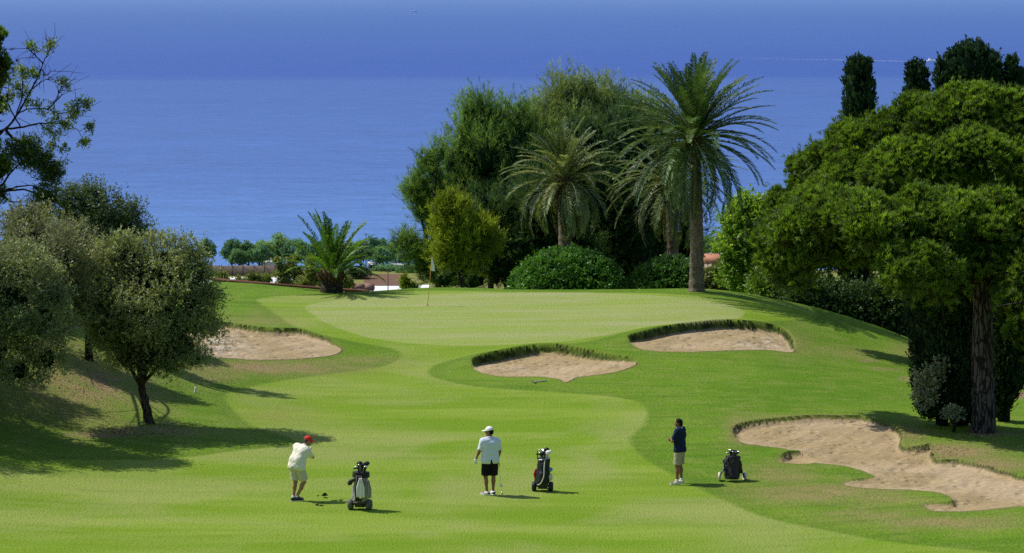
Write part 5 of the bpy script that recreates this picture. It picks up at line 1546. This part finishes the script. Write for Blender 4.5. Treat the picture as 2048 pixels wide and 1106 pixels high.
bush('tall loose bush between the white roof and the young palm', [(563,545,16,28),(580,540,18,28),(572,570,28,18),(600,560,20,28),(556,525,6,8),(592,520,8,10)], 142, 4, 330)
bush('yellow-green bush behind the young palm', [(622,545,18,30),(610,570,26,20),(640,560,16,26),(625,520,8,10)], 141, 5, 280)
bush('olive bush at the right foot of the young palm', [(690,565,14,18),(700,572,10,12),(682,575,12,12)], 141, 6, 130)
bush('narrow upright bush in front of the white roof near the pines', [(810,563,7,18),(814,575,10,8),(826,576,10,8)], 139, 7, 110, F_gold)

# ------------------------------------------------------------------ coastal strip far below
M_roofw = plain('white_greenhouse_film', (.70,.71,.72), .6, .2, var=.08, scale=.6)
M_reed = plain('reed_fence', (.26,.19,.15), .9, .1, var=.25, scale=1.2)
M_wallw = plain('white_render', (.74,.73,.70), .9, .1, var=.06, scale=1)
M_wallb = plain('beige_render', (.50,.40,.32), .9, .1, var=.12, scale=.6)
M_tile = plain('terracotta_tiles', (.42,.19,.12), .9, .1, var=.2, scale=1.5)
M_tiled = plain('weathered_tiles', (.22,.13,.10), .9, .1, var=.3, scale=1.5)
M_sheet = plain('blue_sheet', (.10,.16,.45), .6, .3)
M_soil2 = plain('ploughed_soil', (.15,.09,.062), .95, .05, var=.3, scale=.3)
M_pole = plain('grey_wood_pole', (.09,.08,.075), .9, .1)
def coast(u, Y): 
    x = at(u, 550, Y)[0]; return np.array([x, Y, gz(x, Y)])

def greenhouse(label, u0, u1, vt, Y, depth, group='white greenhouses on the coastal plain'):
    a, b = at(u0, vt, Y), at(u1, vt, Y); z0 = gz((a[0]+b[0])/2, Y); h = a[2]-z0
    t = empty('greenhouse', ((a[0]+b[0])/2, Y, z0), label, 'greenhouse', group)
    base = np.array(t.location)
    m = MB(); nb = max(2, int(depth/8)); w = depth/nb; V = []; n = 8
    for q in range(nb):
        for i in range(n+1):
            an = math.pi*i/n
            for x in (a[0], b[0]): V.append((x, Y - depth + q*w + w*.5 - w*.5*math.cos(an), z0+h-1.0+1.0*math.sin(an)))
    V = np.array(V); F = []
    for q in range(nb):
        o = q*(n+1)*2
        for i in range(n): F.append([o+i*2, o+i*2+1, o+i*2+3, o+i*2+2])
    mesh('roof', V, np.array(F), M_roofw, t, base)
    m.box(((a[0]+b[0])/2, Y-depth/2, z0+(h-1.05)/2-.2), ((b[0]-a[0])/2-.05, depth/2-.05, (h-1.05)/2+.2)); m.build('wall', M_roofw, t, base)
greenhouse('long white greenhouse roof below the reed fence at the left', 380, 605, 551, 655, 36)
greenhouse('white greenhouse roof right of the brown tiled roof', 745, 806, 568, 625, 20)
greenhouse('small white greenhouse roof nearest the dark pines', 832, 860, 566, 632, 20)

# reed fence
Yr0 = 677.0; a, b = at(400, 531, Yr0), at(572, 531.5, Yr0); z0 = gz((a[0]+b[0])/2, Yr0)
t = empty('reed_fence', ((a[0]+b[0])/2, Yr0, z0), 'long brown reed fence between the white greenhouse and the sea', 'fence'); base = np.array(t.location)
rng = np.random.default_rng(4); xs = np.arange(a[0], b[0], .22); m = MB()
for x in xs:
    hh = a[2] + rng.normal()*.05; m.box((x, Yr0+rng.normal()*.02, (z0+hh)/2-.3), (.105, .03, (hh-z0)/2+.3), None, rng.random())
m.build('panel', M_reed, t, base)
for x in np.linspace(a[0], b[0], 9):
    m = MB(); m.tube([(x, Yr0-.12, z0-.3), (x, Yr0-.12, a[2]+.35)], .07, 6); m.build('post', M_pole, t, base)

# ploughed field
V = []; us = np.linspace(728, 812, 12)
ys = np.linspace(655, 680, 8)
for y in ys:
    for u in us: p = coast(u, y); V.append(p+[0,0,.06])
i, j = np.meshgrid(np.arange(7), np.arange(11), indexing='ij'); q = i*12+j
tag(mesh('field', np.array(V), np.stack([q, q+1, q+13, q+12], -1).reshape(-1, 4), M_soil2), kind='structure')

def house(label, u0, u1, vt, ve, Y, dp, roofm, wallm, name='house', cat='house', group=None, hip=.25, win=2):
    a, b = at(u0, ve, Y), at(u1, ve, Y); zr = at(u0, vt, Y)[2]
    z0 = gz((a[0]+b[0])/2, Y); cx = (a[0]+b[0])/2; hw = (b[0]-a[0])/2; ze = a[2]
    t = empty(name, (cx, Y, z0), label, cat, group); base = np.array(t.location)
    m = MB(); m.box((cx, Y+dp/2, (z0+ze)/2-.2), (hw-.25, dp/2-.25, (ze-z0)/2+.2)); m.build('wall', wallm, t, base)
    V = np.array([(cx-hw,Y,ze),(cx+hw,Y,ze),(cx+hw,Y+dp,ze),(cx-hw,Y+dp,ze),(cx-hw*(1-hip),Y+dp/2,zr),(cx+hw*(1-hip),Y+dp/2,zr)])
    m = MB(); m.add(V, [np.array([[0,1,5,4],[2,3,4,5]]), np.array([[1,2,5],[3,0,4]]), np.array([[3,2,1,0]])]); m.build('roof', roofm, t, base)
    for k in range(win):
        x = cx - hw*.6 + hw*1.2*(k+.5)/win
        w = MB(); w.box((x, Y+.22, z0+(ze-z0)*.55), (.45, .06, .5)); w.build('window', M_darkg, t, base)
    return t
house('low house with a terracotta roof showing right of the tallest palm', 1400, 1462, 510, 528, 668, 7, M_tile, M_wallb)
house('small weathered tiled roof just right of the young palm', 702, 728, 570, 578, 600, 5, M_tiled, M_wallw, 'shed', 'shed', 'sheds beyond the rail', .0, 1)
house('brown tiled shed roof beside the white greenhouse film', 724, 748, 569, 581, 605, 5, M_tiled, M_wallw, 'shed', 'shed', 'sheds beyond the rail', .1, 1)
house('white flat building among the coastal trees right of the young palm', 735, 752, 525.5, 527, 700, 6, M_wallw, M_wallw, 'building', 'building', 'white buildings among the coastal trees', .1, 2)
house('small white building between two coastal trees near the pines', 779, 790, 524.5, 526, 700, 6, M_wallw, M_wallw, 'building', 'building', 'white buildings among the coastal trees', .1, 1)
house('white building with a blue awning nearest the pines', 785, 812, 531, 532.5, 694, 6, M_wallw, M_wallw, 'building', 'building', 'white buildings among the coastal trees', .1, 2)
house('pale gabled hut between the coastal trees and the reed fence', 520, 552, 522, 530, 698, 5, M_wallw, M_wallw, 'building', 'building', 'white buildings among the coastal trees', .5, 1)

def pole(label, u, v0, v1, Y, group='poles on the coastal plain'):
    p, q_ = at(u, v0, Y), at(u, v1, Y); p[2] = gz(p[0], Y)-.2
    t = empty('utility_pole', p, label, 'pole', group)
    m = MB(); m.tube([p, q_], [.13, .09], 7); m.build('shaft', M_pole, t, p, True)
    m = MB(); m.tube([q_-[.6,0,.3], q_-[-.6,0,.3]], .05, 6); m.build('crossarm', M_pole, t, p, True)
pole('thin pole standing in front of the ploughed field', 776, 582, 541, 600)
pole('tall thin pole rising above the coastal trees right of the young palm', 732, 545, 466, 690)
pole('pole at the far left of the coastal trees, near the oak', 405, 535, 487, 700)
pole('pole beside the leftmost coastal tree', 424, 535, 482, 700)
pole('thin pole at the edge of the pines above the greenhouse', 808, 560, 528, 650)

# coastal trees
CG = 'trees along the coast'
coast_list = [
 ('leftmost coastal tree, standing alone against the water', 412, 486, 522, 20, 705, 0), ('second coastal tree from the left, with a low fork showing water', 464, 481, 528, 22, 700, 0),
 ('dark coastal tree just right of the forked one', 495, 488, 528, 18, 702, 0), ('low dark bushy coastal tree at the reed fence', 480, 505, 530, 20, 697, 0),
 ('pale coastal tree behind the hut, left part of the bright clump', 527, 483, 524, 24, 708, 1), ('tallest pale green coastal tree in the bright clump', 556, 478, 524, 30, 712, 1),
 ('round mid-green coastal tree left of the young palm fronds', 520, 497, 529, 24, 698, 0), ('dark coastal tree right end of the bright clump', 590, 482, 528, 28, 704, 0), ('blue-green coastal tree behind the left fronds of the young palm', 615, 487, 530, 26, 700, 0),
 ('coastal tree seen through the young palm fronds', 650, 486, 530, 28, 703, 0), ('coastal tree right behind the young palm crown', 690, 488, 536, 28, 700, 1), ('pale coastal tree beside the tall thin pole', 722, 482, 528, 24, 706, 1),
 ('coastal tree above the small white buildings', 752, 478, 526, 24, 704, 0), ('dark coastal tree between the white buildings', 768, 495, 532, 20, 696, 0), ('light coastal tree left of the pines', 790, 486, 526, 24, 706, 1),
 ('coastal tree touching the ragged low pine', 815, 490, 530, 24, 702, 0), ('low dark shrub mass below the white buildings', 715, 536, 560, 30, 670, 2), ('low green coastal bush above the ploughed field', 775, 534, 548, 34, 688, 0), ('low coastal bush at the right end of the ploughed field', 815, 536, 552, 26, 684, 0),
 ('coastal tree behind the tallest palm trunk', 1402, 474, 512, 26, 706, 1), ('broad pale coastal tree above the terracotta roof', 1438, 474, 512, 32, 704, 1), ('coastal tree behind the tall loose shrub', 1480, 478, 516, 30, 704, 0),
 ('bush in front of the terracotta roof at its right', 1462, 515, 545, 18, 655, 0), ('coastal tree glimpsed under the middle palm', 1260, 484, 520, 36, 704, 0)]
protoC = {}
for i, (lab, u, vt, vb, rw, Y, kind) in enumerate(coast_list):
    fol = [F_coast, F_coast2, F_dark][kind]
    rng = np.random.default_rng(900+i)
    s = pxm(Y, -57); hgt = (vb-vt)
    lobes = [(u, vt+hgt*.42, rw*.8, hgt*.40), (u-rw*.45, vt+hgt*.55, rw*.5, hgt*.32), (u+rw*.45, vt+hgt*.50, rw*.5, hgt*.34), (u+rng.uniform(-.3,.3)*rw, vt+hgt*.25, rw*.45, hgt*.24), (u+rng.uniform(-.4,.4)*rw, vt+hgt*.7, rw*.4, hgt*.2)]
    C, Rr = L3(lobes, Y, .9)
    C, Rr = bumpy(C, Rr, rng, 1.2, (.22, .42), 1.1, .9, .2)
    g0 = coast(u, Y); b = np.array([g0[0], Y, g0[2]])
    t = empty('coastal_tree', b, lab, 'tree', CG)
    P_, N_ = lobe_points(C, Rr, 240, rng, (.8, 1.06), .05, -1)
    mb = core(C, Rr, rng, .78, 9, 6); mb.add(*sprays(P_, N_, rng, 4, 4, .22, .5, .42, .22, .6, .6, .6, .8, 0, (.0,1.0)))
    tb = MB(); top_ = C[0]
    tb.tube(spline(np.array([b-[0,0,.3], (b*.6+top_*.4)+rng.normal(size=3)*.2, top_]), 4), np.linspace(.28, .12, 9), 7)
    for k in (1, 2): tb.tube(spline(np.array([b*.7+top_*.3, (b+C[k])/2+[0,0,.4], C[k]]), 4), np.linspace(.16, .06, 9), 5)
    tb.build('trunk', M_bark_dark, t, b, True); mb.build('crown', fol, t, b)

# ------------------------------------------------------------------ boats
M_hull = plain('white_gelcoat', (.80,.81,.82), .35, .5, var=.03)
M_foam = plain('sea_foam', (.62,.66,.70), .8, .1, var=.2, scale=.2)
def boat(label, u, v, Lb, heading, blue=False):
    a = at(u, v, 1.0); Y = (SEA-H)/(a[2]-H); p = at(u, v, Y)
    t = empty('motor_boat', p, label, 'boat', 'motor boats on the sea', heading)
    st = [(-.5,.30,.0),(-.2,.34,.0),(.15,.32,.02),(.38,.18,.06),(.5,.02,.12)]
    V = []
    for x, hw, zr in st:
        for sy_, z in ((-1,1),(-.75,0),(.75,0),(1,1)): V.append((x*Lb, sy_*hw*Lb*.5, (-.05 if z == 0 else .13+zr)*Lb))
    V = np.array(V); F = []
    for i in range(4):
        for j in range(3): F.append([i*4+j, (i+1)*4+j, (i+1)*4+j+1, i*4+j+1])
        F.append([i*4+3, (i+1)*4+3, (i+1)*4, i*4])
    m = MB(); m.add(V, [np.array(F), np.array([[0,1,2,3],[19,18,17,16]])]); m.build('hull', M_hull if not blue else M_sheet, t)
    m = MB(); m.box((-.02*Lb,0,.19*Lb), (.15*Lb,.11*Lb,.06*Lb)); m.box((-.05*Lb,0,.275*Lb), (.12*Lb,.12*Lb,.012*Lb)); m.build('cabin', M_hull, t)
    m = MB(); m.box((.135*Lb,0,.20*Lb), (.006*Lb,.09*Lb,.035*Lb)); m.build('windscreen', M_darkg, t)
    return p
pb_ = boat('white motor boat at the head of a long wake above the cypresses', 1861, 123.5, 9.0, R(4))
boat('faint distant boat near the top of the picture', 829, 23.5, 8.0, R(160), True)
rng = np.random.default_rng(8); V = []; n_ = 160
for i in range(n_):
    f = i/(n_-1)
    c = pb_ + np.array([-.8-150*f, 100*f*1.0+.0, .05]); wd = 1.3+1.8*f**.7; k0 = (1-f*.6) if rng.random() > f*.9 else .05
    V += [c + [0, wd*(.5+.8*rng.random())*k0, 0], c - [0, wd*(.5+.8*rng.random())*k0, 0]]
F = np.array([[2*i, 2*i+2, 2*i+3, 2*i+1] for i in range(n_-1)])
tag(mesh('wake', np.array(V), F, M_foam), 'long thin white wake trailing left behind the motor boat', 'wake')
